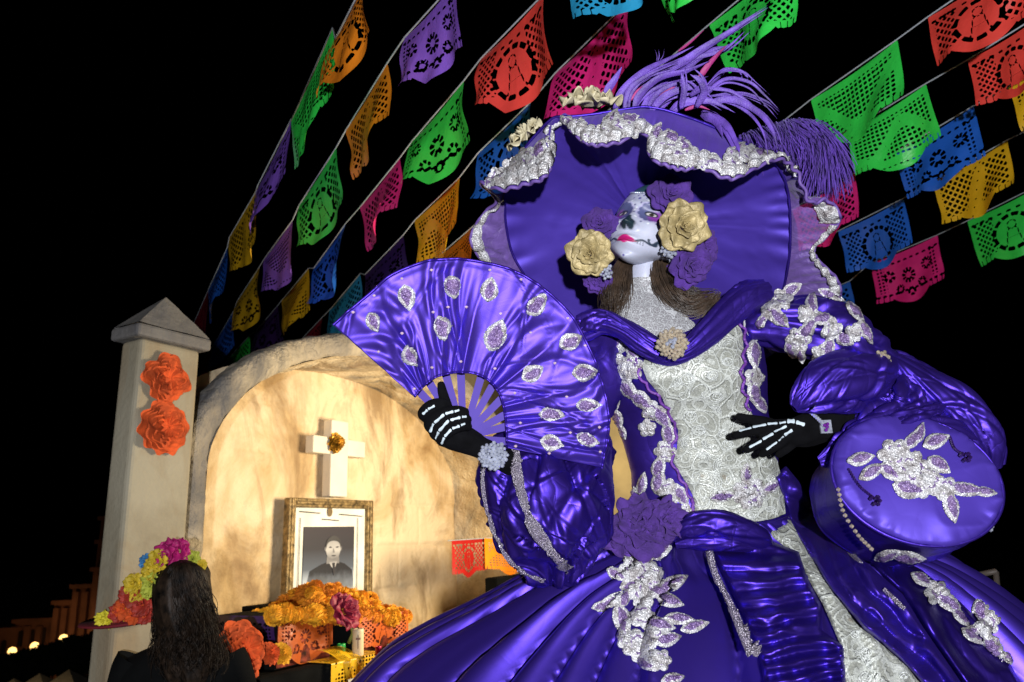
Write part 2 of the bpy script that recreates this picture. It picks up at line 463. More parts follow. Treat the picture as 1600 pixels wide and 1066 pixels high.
def plaster(name, light, mid, dark, stain, bscale=1.0, craze=.35):
    t = NT(name); co = t.coord('Object')
    a = t.noise(co, 1.6, 6, .62, .6); b = t.noise(co, 5.5, 5, .6, .4); g = t.noise(co, 60, 4)
    col = t.ramp(a.outputs[0], [(.30, dark), (.43, mid), (.58, light)])
    st = t.noise(t.coord('Object', (1.0, 1.0, .45)), 2.6, 5, .65, 1.2)
    col = t.mix(t.math('MULTIPLY', t.n('RGBToBW', {0: t.ramp(st.outputs[0], [(.47, 0.0), (.64, 1.0)])}).outputs[0], .75), col, stain)
    cr = t.voro(t.coord('Object', (1, 1, 1.6)), 2.1, 'DISTANCE_TO_EDGE')
    # weathered craze lines
    wv = t.n('VectorMath', operation='MULTIPLY_ADD'); t.set(wv.inputs[0], b.outputs[1]); wv.inputs[1].default_value = (.5,) * 3; t.set(wv.inputs[2], co)
    cv = t.voro(wv.outputs[0], 2.0, 'DISTANCE_TO_EDGE')
    ln = t.n('RGBToBW', {0: t.ramp(cv.outputs[0], [(.004, 1.0), (.022, 0.0)])}).outputs[0]
    ln = t.math('MULTIPLY', ln, t.n('RGBToBW', {0: t.ramp(b.outputs[0], [(.46, 0.0), (.60, 1.0)])}).outputs[0])
    col = t.mix(t.math('MULTIPLY', ln, craze), col, tuple(c * .25 for c in dark))
    h = t.math('SUBTRACT', t.math('ADD', t.math('MULTIPLY', b.outputs[0], .8), t.math('MULTIPLY', g.outputs[0], .25)), t.math('MULTIPLY', ln, .5 * craze))
    M[name] = t.bsdf(base=col, rough=.85, normal=t.bump(h, .55 * bscale, .03))
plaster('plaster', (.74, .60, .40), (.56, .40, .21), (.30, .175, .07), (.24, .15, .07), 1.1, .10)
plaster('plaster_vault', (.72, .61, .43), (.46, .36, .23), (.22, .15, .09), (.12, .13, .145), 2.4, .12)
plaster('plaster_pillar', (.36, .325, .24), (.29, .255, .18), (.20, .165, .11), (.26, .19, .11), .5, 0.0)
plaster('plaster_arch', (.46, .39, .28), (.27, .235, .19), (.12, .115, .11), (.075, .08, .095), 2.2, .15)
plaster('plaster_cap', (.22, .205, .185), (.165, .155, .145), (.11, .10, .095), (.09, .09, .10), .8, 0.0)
# ------------------------------------------------------------------ ground
gz = mk('ground', [(-300, -100, -9), (300, -100, -9), (300, 400, -9), (-300, 400, -9)], [(0, 1, 2, 3)], plain('paving', (.09, .085, .08), .8, 0, .4, 6, .3, .6), smooth=False)
tag(gz, kind='structure')
b = MB(); b.box((0, .45, -4.5), (14, 8.9, 9)); b.box((2.9, 8.0, -4.5), (8.2, 6.2, 8.996)); terr = b.build('terrace', plain('terrace_stone', (.10, .095, .09), .85, 0, .4, 8, .3, 1.5), smooth=False)
tag(terr, kind='structure')

# ------------------------------------------------------------------ altar: a stage-built stone niche seen obliquely
TH = math.radians(28.7)
WD = np.array([math.sin(TH), math.cos(TH), 0]); WN = np.array([WD[1], -WD[0], 0]); WZ = np.array([0, 0, 1.0])
WO = PLANE(515, 860, (0, 4.55, 0), (0, 1, 0)); WO[2] = 0        # point of the back wall below the portrait
def wall(px, py, n=0.0):
    """photo pixel -> (s, z) in the vertical plane n metres in front of the back wall"""
    p = PLANE(px, py, WO + WN * n, WN) - WO
    return float(p @ WD), float(p[2])
def WP(s, z, n=0.0):
    s, z, n = np.broadcast_arrays(np.asarray(s, float), np.asarray(z, float), np.asarray(n, float))
    return WO + s[..., None] * WD + z[..., None] * WZ + n[..., None] * WN
DEP = .50
sL, _ = wall(313, 800, DEP); sR, _ = wall(806, 900, DEP)
SCN, HA, ZS, RISE = (sL + sR) / 2, (sR - sL) / 2, 1.42, .725
niche = empty('altar_niche', WO + WN * DEP, 'warmly lit weathered plaster altar niche with a rounded arch', 'niche')
def arch_line(n, grow=0.0, z0=0.0, na=72):
    a = np.linspace(np.pi, 0, na)
    up = np.linspace(z0, ZS, 14)[:-1]
    s = np.concatenate([np.full(13, SCN - HA - grow), SCN + (HA + grow) * np.cos(a), np.full(13, SCN + HA + grow)])
    z = np.concatenate([up, ZS + (RISE + grow) * np.sin(a), up[::-1]])
    return WP(s, z, n)
# back wall, a slightly lumpy sheet
su, zu = np.meshgrid(np.linspace(sL - .06, sR + .06, 320), np.linspace(0, 2.35, 270), indexing='ij')
zu = np.minimum(zu, np.where(np.abs(su - SCN) < HA + .06, ZS + (RISE + .06) * np.sqrt(np.clip(1 - ((su - SCN) / (HA + .06)) ** 2, 0, 1)), ZS))
g = WP(su, zu, .018 * fbm(np.stack([su * 2.2 + 9, zu * 2.2 + 9, su * 0 + 3], -1), 4) - .01)
row_ = np.floor(zu / .27); jz = np.abs((zu / .27) % 1 - .5) * .27; js = np.abs(((su / .46) + .5 * (row_ % 2)) % 1 - .5) * .46
jd = np.minimum(.135 - jz, .23 - js) + .010 * vnoise(np.stack([su * 9 + 9, zu * 9 + 9, su * 0 + 3], -1))
keep = sstep(-.05, .35, vnoise(np.stack([su * 1.7 + 19, zu * 1.7 + 9, su * 0 + 6], -1)))
g = g - WN * (.010 * np.exp(-(jd / .012) ** 2) * keep + .006 * np.abs(fbm(np.stack([su * 14 + 9, zu * 14 + 9, su * 0 + 3], -1), 3)))[..., None]
adopt(niche, gmk('back_wall', g, M['plaster']))
def ridge_(p): return (1 - np.abs(vnoise(p))) ** 2 - .5
# jambs and vault, rough rock-like inner face
rows = []
for k, n in enumerate(np.linspace(-.02, DEP + .02, 60)):
    rows.append(arch_line(n, .0, na=220))
g = np.array(rows); nn = gnorm(g)
g = g + nn * ((.045 * fbm(g * 2.6 + 11, 5) + .030 * ridge_(g * 5.0 + 4) - .012) * np.sin(np.linspace(0.25, np.pi * .94, 60))[:, None])[..., None]
# a shallow rough groove runs along the middle of the vault
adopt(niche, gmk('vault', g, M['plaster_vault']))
# arch face and outer back of the vault
rows = [arch_line(DEP + .02, 0.0), arch_line(DEP + .035, .02), arch_line(DEP + .04, .075), arch_line(DEP + .02, .12), arch_line(DEP - .02, .128), arch_line(DEP - .06, .125), arch_line(DEP - .10, .11)]
g = surf(np.array(rows), 40, 300); g = g + gnorm(g) * (.016 * fbm(g * 7 + 5, 5) + .008 * ridge_(g * 16))[..., None]
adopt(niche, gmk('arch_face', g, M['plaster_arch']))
# wall strip beside the pillar, up to the springing
b = MB(); b.box(WP(sL - .10, .82, DEP - .12), (.18, .22, 1.64), np.array([WD, -WN, WZ]).T)
adopt(niche, b.build('side_wall', M['plaster'], smooth=False))

# plain wall that runs on to the right, seen between fan and bodice
sq, zq = np.meshgrid(np.linspace(wall(692, 640, -.12)[0], sR + 3.2, 60), np.linspace(0, 3.0, 40), indexing='ij')
o = gmk('plaster_wall', WP(sq, zq, -.14 + .02 * fbm(np.stack([sq * 2, zq * 2, sq * 0], -1), 3)), plain('olive_plaster', (.42, .35, .22), .85, 0, .6, 12, .35, 3), thick=.06)
tag(o, 'dull olive plaster wall seen between the ribs of the fan', 'wall')

b = MB(); q_ = PL((962, 720, 4.8)); b.box((q_[0], q_[1], 1.05), (.34, .30, 2.1)); o = b.build('plaster_pier', plain('pier_plaster', (.10, .078, .036), .9, 0, .6, 12, .35, 4), smooth=False); bevel(o, .02, 2)
tag(o, 'olive plaster pier glimpsed between the fan and the bodice', 'pier')
# pillar
pn = DEP + .16
p0s, _ = wall(205, 690, pn); p1s, _ = wall(303, 690, pn)
_, zc = wall(265, 537, pn)
pw = p1s - p0s
pc = (p0s + p1s) / 2; pdep = pw * .46
pil = empty('stone_pillar', WP(pc, 0, pn - pdep / 2), 'pale square stone pillar with a pointed cap carrying two orange paper flowers', 'pillar')
WM = np.array([WD, -WN, WZ]).T
b = MB(); b.box(WP(pc, zc / 2, pn - pdep / 2), (pw, pdep, zc), WM)
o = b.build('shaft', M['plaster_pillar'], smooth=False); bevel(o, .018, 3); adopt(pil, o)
b = MB(); b.box(WP(pc, zc + .025, pn - pdep / 2), (pw + .065, pdep + .05, .05), WM)
o = b.build('eave', M['plaster_cap'], smooth=False); bevel(o, .012, 2); adopt(pil, o)
hw, hd = (pw + .055) / 2, (pdep + .04) / 2
_, za = wall(263, 466, pn - pdep / 2)
cs = [WP(pc + a * hw, zc + .052, pn - pdep / 2 + c_ * hd) for a, c_ in ((-1, 1), (1, 1), (1, -1), (-1, -1))]
# slightly bowed pyramid in courses
rows = []
for t in np.linspace(0, 1, 9):
    k = (1 - t) ** .97 * .99 + .01
    r = []
    for e in range(4):
        for q in np.linspace(0, 1, 8, endpoint=False):
            f = cs[e] * (1 - q) + cs[(e + 1) % 4] * q
            ctr = WP(pc, zc + .052, pn - pdep / 2)
            r.append(ctr + (f - ctr) * k + WZ * (za - zc - .052) * t)
    rows.append(r)
g = np.array(rows); g = g + (.006 * fbm(g * 14, 3))[..., None] * np.array([1, .5, .5])
o = gmk('cap', g, M['plaster_cap'], wv=True)
for p in o.data.polygons: p.use_smooth = False
adopt(pil, o)

# paper flowers: crumpled discs of folded tissue
def paper_flower(name, ctr, nrmv, R, mat, seed, depth=.35, square=0.0):
    rs = np.random.RandomState(seed); nv = nrm(nrmv); ax = nrm(np.cross(nv, (0, 0, 1)) + 1e-6); ay = np.cross(nv, ax)
    b = MB()
    for L in range(7):
        n, m = 60, 12
        th = np.linspace(0, 2 * np.pi, n, endpoint=False); rr = np.linspace(.05, 1, m)
        T, Q = np.meshgrid(th, rr, indexing='ij')
        kf = rs.randint(7, 13); ph = rs.rand() * 6
        scale = R * (1 - L * .10)
        wob = 1 + .07 * np.sin(T * kf + ph) * Q + .06 * vnoise(np.stack([np.cos(T) * 2 + 9 + L, np.sin(T) * 2 + 9, Q * 0 + seed], -1))
        if square: wob = wob * (1 + square * np.cos(4 * T + .6))
        h = R * depth * (L * .14 + (Q ** 2) * (.10 + .22 * L / 6) + .20 * Q * np.sin(T * kf + ph + 2 * Q) * (0.45 + .4 * L / 7) + .12 * fbm(np.stack([np.cos(T) * Q * 4 + 12 + L * 3, np.sin(T) * Q * 4 + 12, Q * 0 + seed], -1), 3))
        g = np.asarray(ctr) + (scale * Q * wob)[..., None] * (np.cos(T)[..., None] * ax + np.sin(T)[..., None] * ay) + h[..., None] * nv
        b.grid(g, wu=True)
    return b.build(name, mat, origin=ctr)
for k, (x, y, r, sd, sq) in enumerate(((262, 592, .097, 3, .10), (258, 669, .102, 8, .0))):
    s, z = wall(x, y, pn + .02)
    tag(paper_flower('paper_flower', WP(s, z, pn + .012), WN, r, M['paper_flower'], sd, .4, sq),
        ('ragged orange tissue-paper flower on the pillar just below its cap', 'round orange tissue-paper flower on the pillar, the lower of two')[k], 'paper flower', 'paper flowers round the altar')

# cross
cn = .055
def wbox(b, x0, y0, x1, y1, n, dp, sl=0.0):
    (sa, zb), (sb, zt) = wall(x0, y1, n), wall(x1, y0, n)
    sa2 = (wall(x0, (y0 + y1) / 2, n)[0]); sb2 = wall(x1, (y0 + y1) / 2, n)[0]
    zm = (wall((x0 + x1) / 2, y0, n)[1], wall((x0 + x1) / 2, y1, n)[1])
    b.box(WP((sa2 + sb2) / 2, sum(zm) / 2, n), (abs(sb2 - sa2), dp, abs(zm[0] - zm[1])), WM)
s0, z0 = wall(523, 701, cn)
crs = empty('altar_cross', WP(s0, wall(521, 777, cn)[1], cn), 'thick white wooden cross with a golden rosette above the framed portrait', 'cross')
b = MB(); wbox(b, 510.5, 658, 537.5, 777, cn, .07); o = b.build('upright', M['white_paint'], smooth=False); bevel(o, .008, 2); adopt(crs, o)
for xa, xb in ((483, 510.2), (537.8, 565)):
    b = MB(); (sa, _), (sb, _) = wall(xa, 699, cn), wall(xb, 699, cn)
    z1, z2 = wall(524, 685.5, cn)[1], wall(524, 712, cn)[1]
    b.box(WP((sa + sb) / 2, (z1 + z2) / 2, cn), (sb - sa, .066, z1 - z2), WM); o = b.build('arm', M['white_paint'], smooth=False); bevel(o, .008, 2); adopt(crs, o)
s1, z1 = wall(527, 692, cn + .06)
o = paper_flower('rosette', WP(s1, z1, cn + .04), WN, .062, plain('gold_foil', (.60, .30, .03), .35, .5, .4, 200, .4, 40), 5, .8); adopt(crs, o)

# framed portrait
fn = .07
fr = [wall(x, y, fn) for x, y in ((449, 773), (582, 787), (441, 948), (575, 950))]
fs0 = (fr[0][0] + fr[2][0]) / 2; fs1 = (fr[1][0] + fr[3][0]) / 2; fz1 = (fr[0][1] + fr[1][1]) / 2; fz0 = fz1 - .92
pf = empty('picture_frame', WP((fs0 + fs1) / 2, fz0, fn), 'gilt framed black and white portrait behind the marigolds', 'picture')
bw = .052
for sa, sb, za_, zb_ in ((fs0, fs0 + bw, fz0, fz1), (fs1 - bw, fs1, fz0, fz1), (fs0 + bw, fs1 - bw, fz1 - bw, fz1), (fs0 + bw, fs1 - bw, fz0, fz0 + bw)):
    b = MB(); b.box(WP((sa + sb) / 2, (za_ + zb_) / 2, fn), (sb - sa, .045, zb_ - za_), WM)
    b.box(WP((sa + sb) / 2, (za_ + zb_) / 2, fn + .024), ((sb - sa) * (.4 if sb - sa < .1 else 1), .012, (zb_ - za_) * (.4 if zb_ - za_ < .1 else 1)), WM)
    o = b.build('moulding', M['gold_frame'], smooth=False); bevel(o, .008, 2); adopt(pf, o)
b = MB(); b.box(WP((fs0 + fs1) / 2, (fz0 + fz1) / 2, fn - .01), (fs1 - fs0 - 2 * bw, .012, fz1 - fz0 - 2 * bw), WM); adopt(pf, b.build('mat', M['mat_board'], smooth=False))
# the print: studio portrait, flat shapes printed on paper, bluish glass glare painted in below
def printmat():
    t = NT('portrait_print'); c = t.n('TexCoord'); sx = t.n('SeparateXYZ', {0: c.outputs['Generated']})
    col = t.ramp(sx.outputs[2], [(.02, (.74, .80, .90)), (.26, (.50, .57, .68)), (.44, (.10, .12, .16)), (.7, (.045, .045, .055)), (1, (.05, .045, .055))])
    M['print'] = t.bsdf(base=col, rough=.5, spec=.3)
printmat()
q0, q1 = wall(475, 822, fn)[0], wall(553, 822, fn)[0]; qz1 = (wall(475, 820, fn)[1] + wall(553, 826, fn)[1]) / 2; qz0 = wall(515, 940, fn)[1]
def flat(name, pts, n, mat, parent):
    v = np.array([WP(s, z, n) for s, z in pts]); o = mk(name, v, [tuple(range(len(v)))], mat, smooth=False); adopt(parent, o); return o
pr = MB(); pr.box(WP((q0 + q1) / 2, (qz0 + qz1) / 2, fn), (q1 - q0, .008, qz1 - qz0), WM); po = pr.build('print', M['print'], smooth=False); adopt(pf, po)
qw, qh = q1 - q0, qz1 - qz0; qc = (q0 + q1) / 2 + .04 * qw
def ell(cx, cz, rx, rz, n=28, k=1.0):
    return [(qc + cx * qw + rx * qw * math.cos(a), qz0 + cz * qh + rz * qh * math.sin(a) * (1 if math.sin(a) > 0 else k)) for a in np.linspace(0, 2 * math.pi, n, endpoint=False)]
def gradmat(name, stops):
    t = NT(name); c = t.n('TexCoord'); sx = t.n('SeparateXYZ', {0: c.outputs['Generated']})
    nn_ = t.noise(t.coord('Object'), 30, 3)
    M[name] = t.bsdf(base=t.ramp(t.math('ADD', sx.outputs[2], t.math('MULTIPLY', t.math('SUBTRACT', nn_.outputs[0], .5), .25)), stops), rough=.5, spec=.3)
gradmat('print_suit', [(0, (.62, .70, .80)), (.35, (.20, .23, .29)), (.75, (.03, .032, .04)), (1, (.025, .025, .03))])  # foot of the suit pales into the same painted glare
gradmat('print_face', [(0, (.16, .16, .175)), (.45, (.46, .46, .47)), (1, (.30, .30, .32))])
gradmat('print_dark', [(0, (.05, .05, .06)), (1, (.03, .03, .035))])
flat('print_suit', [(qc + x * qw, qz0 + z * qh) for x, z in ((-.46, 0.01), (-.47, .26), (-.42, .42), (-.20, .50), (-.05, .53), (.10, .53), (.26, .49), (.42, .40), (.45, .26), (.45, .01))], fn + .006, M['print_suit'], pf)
flat('print_neck', [(qc + x * qw, qz0 + z * qh) for x, z in ((-.10, .62), (.14, .62), (.15, .50), (-.11, .50))], fn + .0065, plain('print_grey2', (.22, .22, .235), .5), pf)
flat('print_face', ell(.02, .71, .150, .135, k=1.2), fn + .0075, M['print_face'], pf)
flat('print_hair', [(qc + (.02 + .155 * math.cos(a)) * qw, qz0 + (.73 + .145 * math.sin(a)) * qh) for a in np.linspace(-.25, math.pi + .25, 18)] + [(qc + (.02 + .13 * math.cos(a)) * qw, qz0 + (.745 + .062 * math.sin(a)) * qh) for a in np.linspace(math.pi - .1, .1, 18)], fn + .009, plain('print_grey', (.055, .055, .06), .6), pf)
flat('print_shirt', [(qc + x * qw, qz0 + z * qh) for x, z in ((-.07, .52), (.10, .53), (.04, .40))], fn + .009, M['print_face'], pf)
flat('print_tie', [(qc + x * qw, qz0 + z * qh) for x, z in ((.0, .51), (.05, .51), (.06, .40), (.035, .33), (.012, .40))], fn + .0105, M['print_dark'], pf)
for x0 in (-.06, .075): flat('print_eye', ell(x0 + .02, .72, .028, .010), fn + .009, M['print_dark'], pf)
flat('print_nose', [(qc + x * qw, qz0 + z * qh) for x, z in ((.02, .71), (.05, .645), (.005, .645))], fn + .009, M['print_grey2'], pf)
for sg_ in (-1, 1): flat('print_ear', ell(.02 + sg_ * .152, .70, .022, .035), fn + .007, M['print_grey2'], pf)
flat('print_mouth', ell(.025, .605, .045, .008), fn + .009, M['print_dark'], pf)
# printed crest and ruled lines on the mat board
s, z = wall(515, 800, fn); flat('crest', [(s + .022 * math.cos(a), z + .028 * math.sin(a)) for a in np.linspace(0, 2 * math.pi, 14, endpoint=False)], fn + .004, plain('crest_ink', (.16, .11, .05), .5), pf)
for xa, xb, yy in ((468, 500, 798.5), (530, 566, 803), (503, 529, 810.5)):
    (sa, za_), (sb, zb_) = wall(xa, yy, fn), wall(xb, yy + (xb - xa) * .09, fn)
    flat('rule', [(sa, za_), (sb, zb_), (sb, zb_ - .006), (sa, za_ - .006)], fn + .0035, M['print_dark'], pf)
for sa, sb, za_, zb_ in ((q0 - .035, q0 - .030, qz0 - .03, qz1 + .05), (q1 + .030, q1 + .035, qz0 - .03, qz1 + .05)):
    flat('rule', [(sa, za_), (sb, za_), (sb, zb_), (sa, zb_)], fn + .0035, M['print_dark'], pf)
# ------------------------------------------------------------------ cut-paper flags on parallel strings
SD = np.array([-.4917, .8707, 0]); SN = np.array([.8707, .4917, 0])
def flag_field(k, nx=62, ny=46, sd=0):
    rp = np.random.RandomState(100 + sd)
    u = np.linspace(-.02, 1.02, nx); v = np.linspace(-.02, 1.04, ny)
    U, V = np.meshgrid(u, v, indexing='ij')
    A = 1.45                                            # width over drop
    f = np.minimum(np.minimum(U, 1 - U) * A, V) + .002
    tab = .86; lobe = tab - .06 + .20 * np.clip(np.sin(np.pi * np.clip((U - .20) / .60, 0, 1)), 0, 1) ** .8
    side = (U < .21) | (U > .79)
    bot = np.where(side, tab, lobe)
    f = np.minimum(f, bot - V)
    # fringe
    ph = np.where(U < .5, U, 1 - U) / .21
    notch = np.abs(((ph * 3.0) % 1.0) - .5) * .07 * A - .012
    f = np.minimum(f, np.where(side & (V > tab - .10), np.maximum(notch, (tab - .10) - V), 9))
    holes = np.full(U.shape, -9.0)
    def cut(h):
        nonlocal holes; holes = np.maximum(holes, h)
    cx, cy = U - .5, (V - .52)
    lat = np.minimum(np.abs((U * A * 12.5 + .5) % 1 - .5), 9)
    def lattice(a, b, size, ang, reg):
        x = (U * A * math.cos(ang) + V * math.sin(ang)) * a; y = (-U * A * math.sin(ang) + V * math.cos(ang)) * b
        h = size - np.maximum(np.abs(x % 1 - .5), np.abs(y % 1 - .5))
        cut(np.minimum(h / max(a, b), reg))
    r = np.hypot(cx * A, cy)
    inb = np.minimum(np.minimum(U - .05, .95 - U) * A, np.minimum(V - .10, .76 - V))
    if k == 0:          # side lattices, round figure in the middle
        la = 0 if sd % 2 else math.pi / 4; lf = rp.choice([11, 13, 15])
        lattice(lf, lf, .33, la, np.minimum(inb, .30 - U) * 1.0)
        lattice(lf, lf, .33, la, np.minimum(inb, U - .70))
        a = np.arctan2(cy, cx * A)
        cut(np.minimum(np.minimum(r - .27, .34 - r), .30 * (np.abs(np.sin(a * rp.choice([5, 6, 8]))) - .35) * .2))
        body_ = np.abs(cx * A) - (.05 + .16 * np.clip(cy + .06, 0, 1))
        cut(np.minimum(np.minimum(.012 - np.abs(np.abs(cx * A) - (.07 + .22 * np.clip(cy + .05, 0, .5))), cy + .05), .24 - cy))
        cut(np.minimum(.012 - np.abs(np.hypot(cx * A, cy + .13) - .075), 9))
        for q in range(5): cut(.014 - np.hypot(cx * A - (q - 2) * .05, cy - .10))
        cut(np.minimum(.020 - np.abs(V - .13), .03 - np.abs((U * 9) % 1 - .5) * .12) * 1)
    elif k == 1:        # diagonal net everywhere but a leaf spray
        leaf = np.abs(cx * A * .8 + .35 * cy) - .13 * np.sqrt(np.clip(1 - (cy / .42) ** 2, 0, 1))
        lattice(*((11, 11) if sd % 2 else (14, 12)), .34, math.pi / 4 if sd % 3 else 0.3, np.minimum(inb, leaf))
        cut(.016 - np.hypot(np.abs(cx * A * .8 + .35 * cy), ((V * 7) % 1 - .5) * .12))
    elif k == 2:        # figure with flowers, spokes and dashes
        a = np.arctan2(cy, cx * A)
        for fx, fy, fr in ((-.40, -.14, .12), (.40, -.14, .12), (0, -.05, .15), (-.24, .16, .10), (.24, .16, .10), (0, .27, .09)):
            rr = np.hypot(cx * A - fx, cy - fy); aa = np.arctan2(cy - fy, cx * A - fx)
            cut(np.minimum(np.minimum(rr - fr * .35, fr - rr), .5 * rr * (np.abs(np.sin(aa * rp.choice([3, 4, 5]))) - .45) * .5))
        cut(np.minimum(.022 - np.abs(V - .74), .030 - np.abs((U * 13) % 1 - .5) * .09))
        cut(np.minimum(.020 - np.abs(V - .15), .030 - np.abs((U * 11) % 1 - .5) * .10))
        lattice(14, 14, .30, 0, np.minimum(np.minimum(U - .05, .17 - U) * A, np.minimum(V - .12, .68 - V)))
        lattice(14, 14, .30, 0, np.minimum(np.minimum(U - .83, .95 - U) * A, np.minimum(V - .12, .68 - V)))
    else:               # lattice curtain crossed by a solid spray with small cuts
        spray = np.abs(cy + .25 * np.sin(cx * 7 + sd)) - .10
        lattice(12 + sd % 3, 14, .33, 0.0 if sd % 2 else .5, np.minimum(inb, spray))
        cut(np.minimum(.014 - np.hypot(((U * 9) % 1 - .5) * .16, cy + .25 * np.sin(cx * 7 + sd)), inb))
        cut(np.minimum(.016 - np.abs(V - .90), .020 - np.abs((U * 17) % 1 - .5) * .07) if sd % 2 else .03 - np.hypot(cx * A, cy - .40))
    f = np.minimum(f, -holes)
    return iso(f, u, v)
FLAGS2D = [flag_field(k % 4, sd=k) for k in range(12)]
STR = [
 ('leftmost', [('orange', 524, 62, 568, -25), ('green', 455, 190, 520, 45), ('purple', 400, 300, 455, 188), ('yellow', 358, 372, 402, 292), ('blue', 325, 455, 355, 388), ('crimson', 303, 505, 326, 452)]),
 ('second', [('purple', 632, 60, 712, -28), ('orange', 540, 205, 605, 100), ('green', 467, 322, 525, 232), ('purple', 413, 405, 457, 345), ('yellow', 370, 472, 405, 418), ('blue', 332, 540, 366, 485), ('crimson', 312, 572, 333, 542)]),
 ('third', [('cyan', 886, -44, 986, -146), ('red', 752, 92, 850, -8), ('green', 645, 220, 725, 127), ('pink', 562, 325, 625, 247), ('blue', 490, 420, 540, 350), ('yellow', 440, 470, 482, 420), ('violet', 398, 520, 434, 478), ('green', 356, 562, 390, 525)]),
 ('fourth', [('green', 1022, -36, 1122, -128), ('pink', 868, 115, 982, 4), ('blue', 747, 240, 830, 160), ('yellow', 648, 345, 718, 278), ('violet', 570, 430, 630, 368), ('cyan', 515, 485, 563, 428), ('crimson', 468, 534, 503, 497)]),
 ('fifth', [('green', 1108, 40, 1245, -75), ('orange', 684, 402, 736, 357)]),
 ('sixth', [('red', 1450, 28, 1600, -75), ('green', 1267, 157, 1402, 63), ('pink', 1150, 240, 1212, 200)]),
 ('seventh', [('red', 1512, 95, 1640, 15), ('green', 1326, 205, 1447, 132)]),
 ('eighth', [('yellow', 1576, 137, 1690, 62), ('blue', 1398, 240, 1521, 167), ('pink', 1238, 328, 1336, 271)]),
 ('ninth', [('yellow', 1458, 286, 1574, 220), ('blue', 1310, 362, 1412, 311)]),
 ('lowest right', [('green', 1512, 346, 1640, 282), ('pink', 1360, 412, 1465, 368), ('blue', 1228, 482, 1328, 440)]),
]
ORD = ['first', 'second', 'third', 'fourth', 'fifth', 'sixth', 'seventh', 'eighth']
# wind: how far the flags on each string swing and twist
frs = np.random.RandomState(21)
ZST = 2.9
for si, (sname, fl_) in enumerate(STR):
    ends = []
    lat = []
    for (c, ax, ay, bx, by) in fl_:
        for x, y in ((ax, ay), (bx, by)):
            if y > -60: lat.append(PLANE(x, y, (0, 0, ZST), np.array([0, 0, 1.])) @ SN)
    lat = float(np.mean(lat))
    knots = []
    where = 'on the %s string%s' % (sname, '' if 'right' in sname else ' from the left')
    for fi, (c, ax, ay, bx, by) in enumerate(fl_):
        A_ = PLANE(ax, ay, SN * lat, SN); B_ = PLANE(bx, by, SN * lat, SN)
        knots += [B_, A_]
        Wd = np.linalg.norm(A_ - B_)
        drop = min(.36, max(.25, Wd * .72)) if si >= 4 or fi == 0 and si > 1 else min(.36, .27 + .10 * (fi / 6))
        k = [0, 1, 2, 3][(si * 2 + fi * 3 + (0 if si < 5 else 1)) % 4]
        if c == 'green' and si > 3: k = (0, 3)[fi % 2] if si != 6 else 3
        if c == 'red': k = 0
        V2, F2 = FLAGS2D[k + 4 * frs.randint(3)]
        u, v = V2[:, 0], V2[:, 1]
        tw = ((.035, .05, .06, .06, .06)[si] if si < 5 else .045) * frs.uniform(.6, 1.2); ph = frs.rand() * 6.28
        sway = frs.uniform(-.04, .04) if si < 5 else frs.uniform(-.02, .04)
        lean = frs.uniform(-.05, .10) if si < 5 else .0
        p = A_ + u[:, None] * (B_ - A_)
        sg = v * drop
        off = v * (tw * np.sin(u * 4.6 + ph) + sway) + .014 * vnoise(n2(u * 4 + si, v * 3 + fi)) * np.sqrt(np.clip(v, 0, 1)) + .007 * np.sin(u * 17 + v * 5 + ph) * v + .05 * (tw / .16) * np.sin(v * 4 + ph) * v
        p = p - sg[:, None] * WZ + off[:, None] * SN + (v * lean * np.sin(u * 3 + ph * 2))[:, None] * SD
        p[:, 2] += .10 * drop * v * np.abs(np.sin(u * 4.6 + ph)) * (1 if si < 5 else .2) - .012 * np.sin(np.pi * u)
        o = mk('papel_picado_flag', p, F2, M['paper_' + c], origin=A_)
        tag(o, '%s cut-paper flag, %s from the top %s' % ({'crimson': 'dark red', 'violet': 'dark violet', 'cyan': 'turquoise'}.get(c, c), ORD[fi], where) if len(fl_) > 1 else '%s cut-paper flag, the only one seen %s' % ({'cyan': 'turquoise'}.get(c, c), where), 'paper flag', 'cut-paper bunting flags')
    ts = sorted([(float(q @ SD), float(q[2])) for q in knots])
    t0, t1 = ts[0][0] - 1.6, ts[-1][0] + (1.2 if si < 5 else 4.5)
    pts = [(t0, ts[0][1] + .05)] + [(t, z + .004) for t, z in ts] + [(t1, ts[-1][1] + .02)]
    line = np.array([SN * lat + SD * t + WZ * z for t, z in pts])
    b = MB(); b.tube(line, .0032, 5)
    tag(b.build('bunting_string', M['string']), 'thin grey bunting cord strung overhead, %s%s' % (sname, ' of the cords' if 'right' in sname else ' from the left'), 'string', 'cords of the bunting')
# ------------------------------------------------------------------ altar table and what stands on it
def ray_z(px, py, z): return PLANE(px, py, (0, 0, z), np.array([0, 0, 1.0]))
def loc_w(p): q = p - WO; return float(q @ WD), float(q[2]), float(q @ WN)
TN = .98                                                # table front edge
ts0, tz = wall(405, 1030, TN); ts1 = wall(700, 1030, TN)[0]; tz = wall(560, 1029, TN)[1]
tab = empty('altar_table', WP((ts0 + ts1) / 2, 0, TN / 2), 'altar table covered with a black cloth in front of the niche', 'table')
b = MB(); b.box(WP((ts0 + ts1) / 2 + .1, tz - .02, TN / 2 + .05), (ts1 - ts0 + .2, TN - .15, .035), WM); adopt(tab, b.build('table_top', M['black_cloth'], smooth=False))
b = MB(); b.box(WP(ts0 - .02, tz / 2 - .03, TN / 2), (.04, TN - .2, tz - .04), WM); adopt(tab, b.build('side_panel', plain('beige_panel', (.34, .30, .21), .7), smooth=False))
u = np.linspace(0, 1, 160); v = np.linspace(0, 1, 30)
Uu, Vv = np.meshgrid(u, v, indexing='ij')
fold = .03 * np.sin(Uu * 52 + 2 * np.sin(Uu * 9)) * Vv + .02 * np.sin(Uu * 23) * Vv
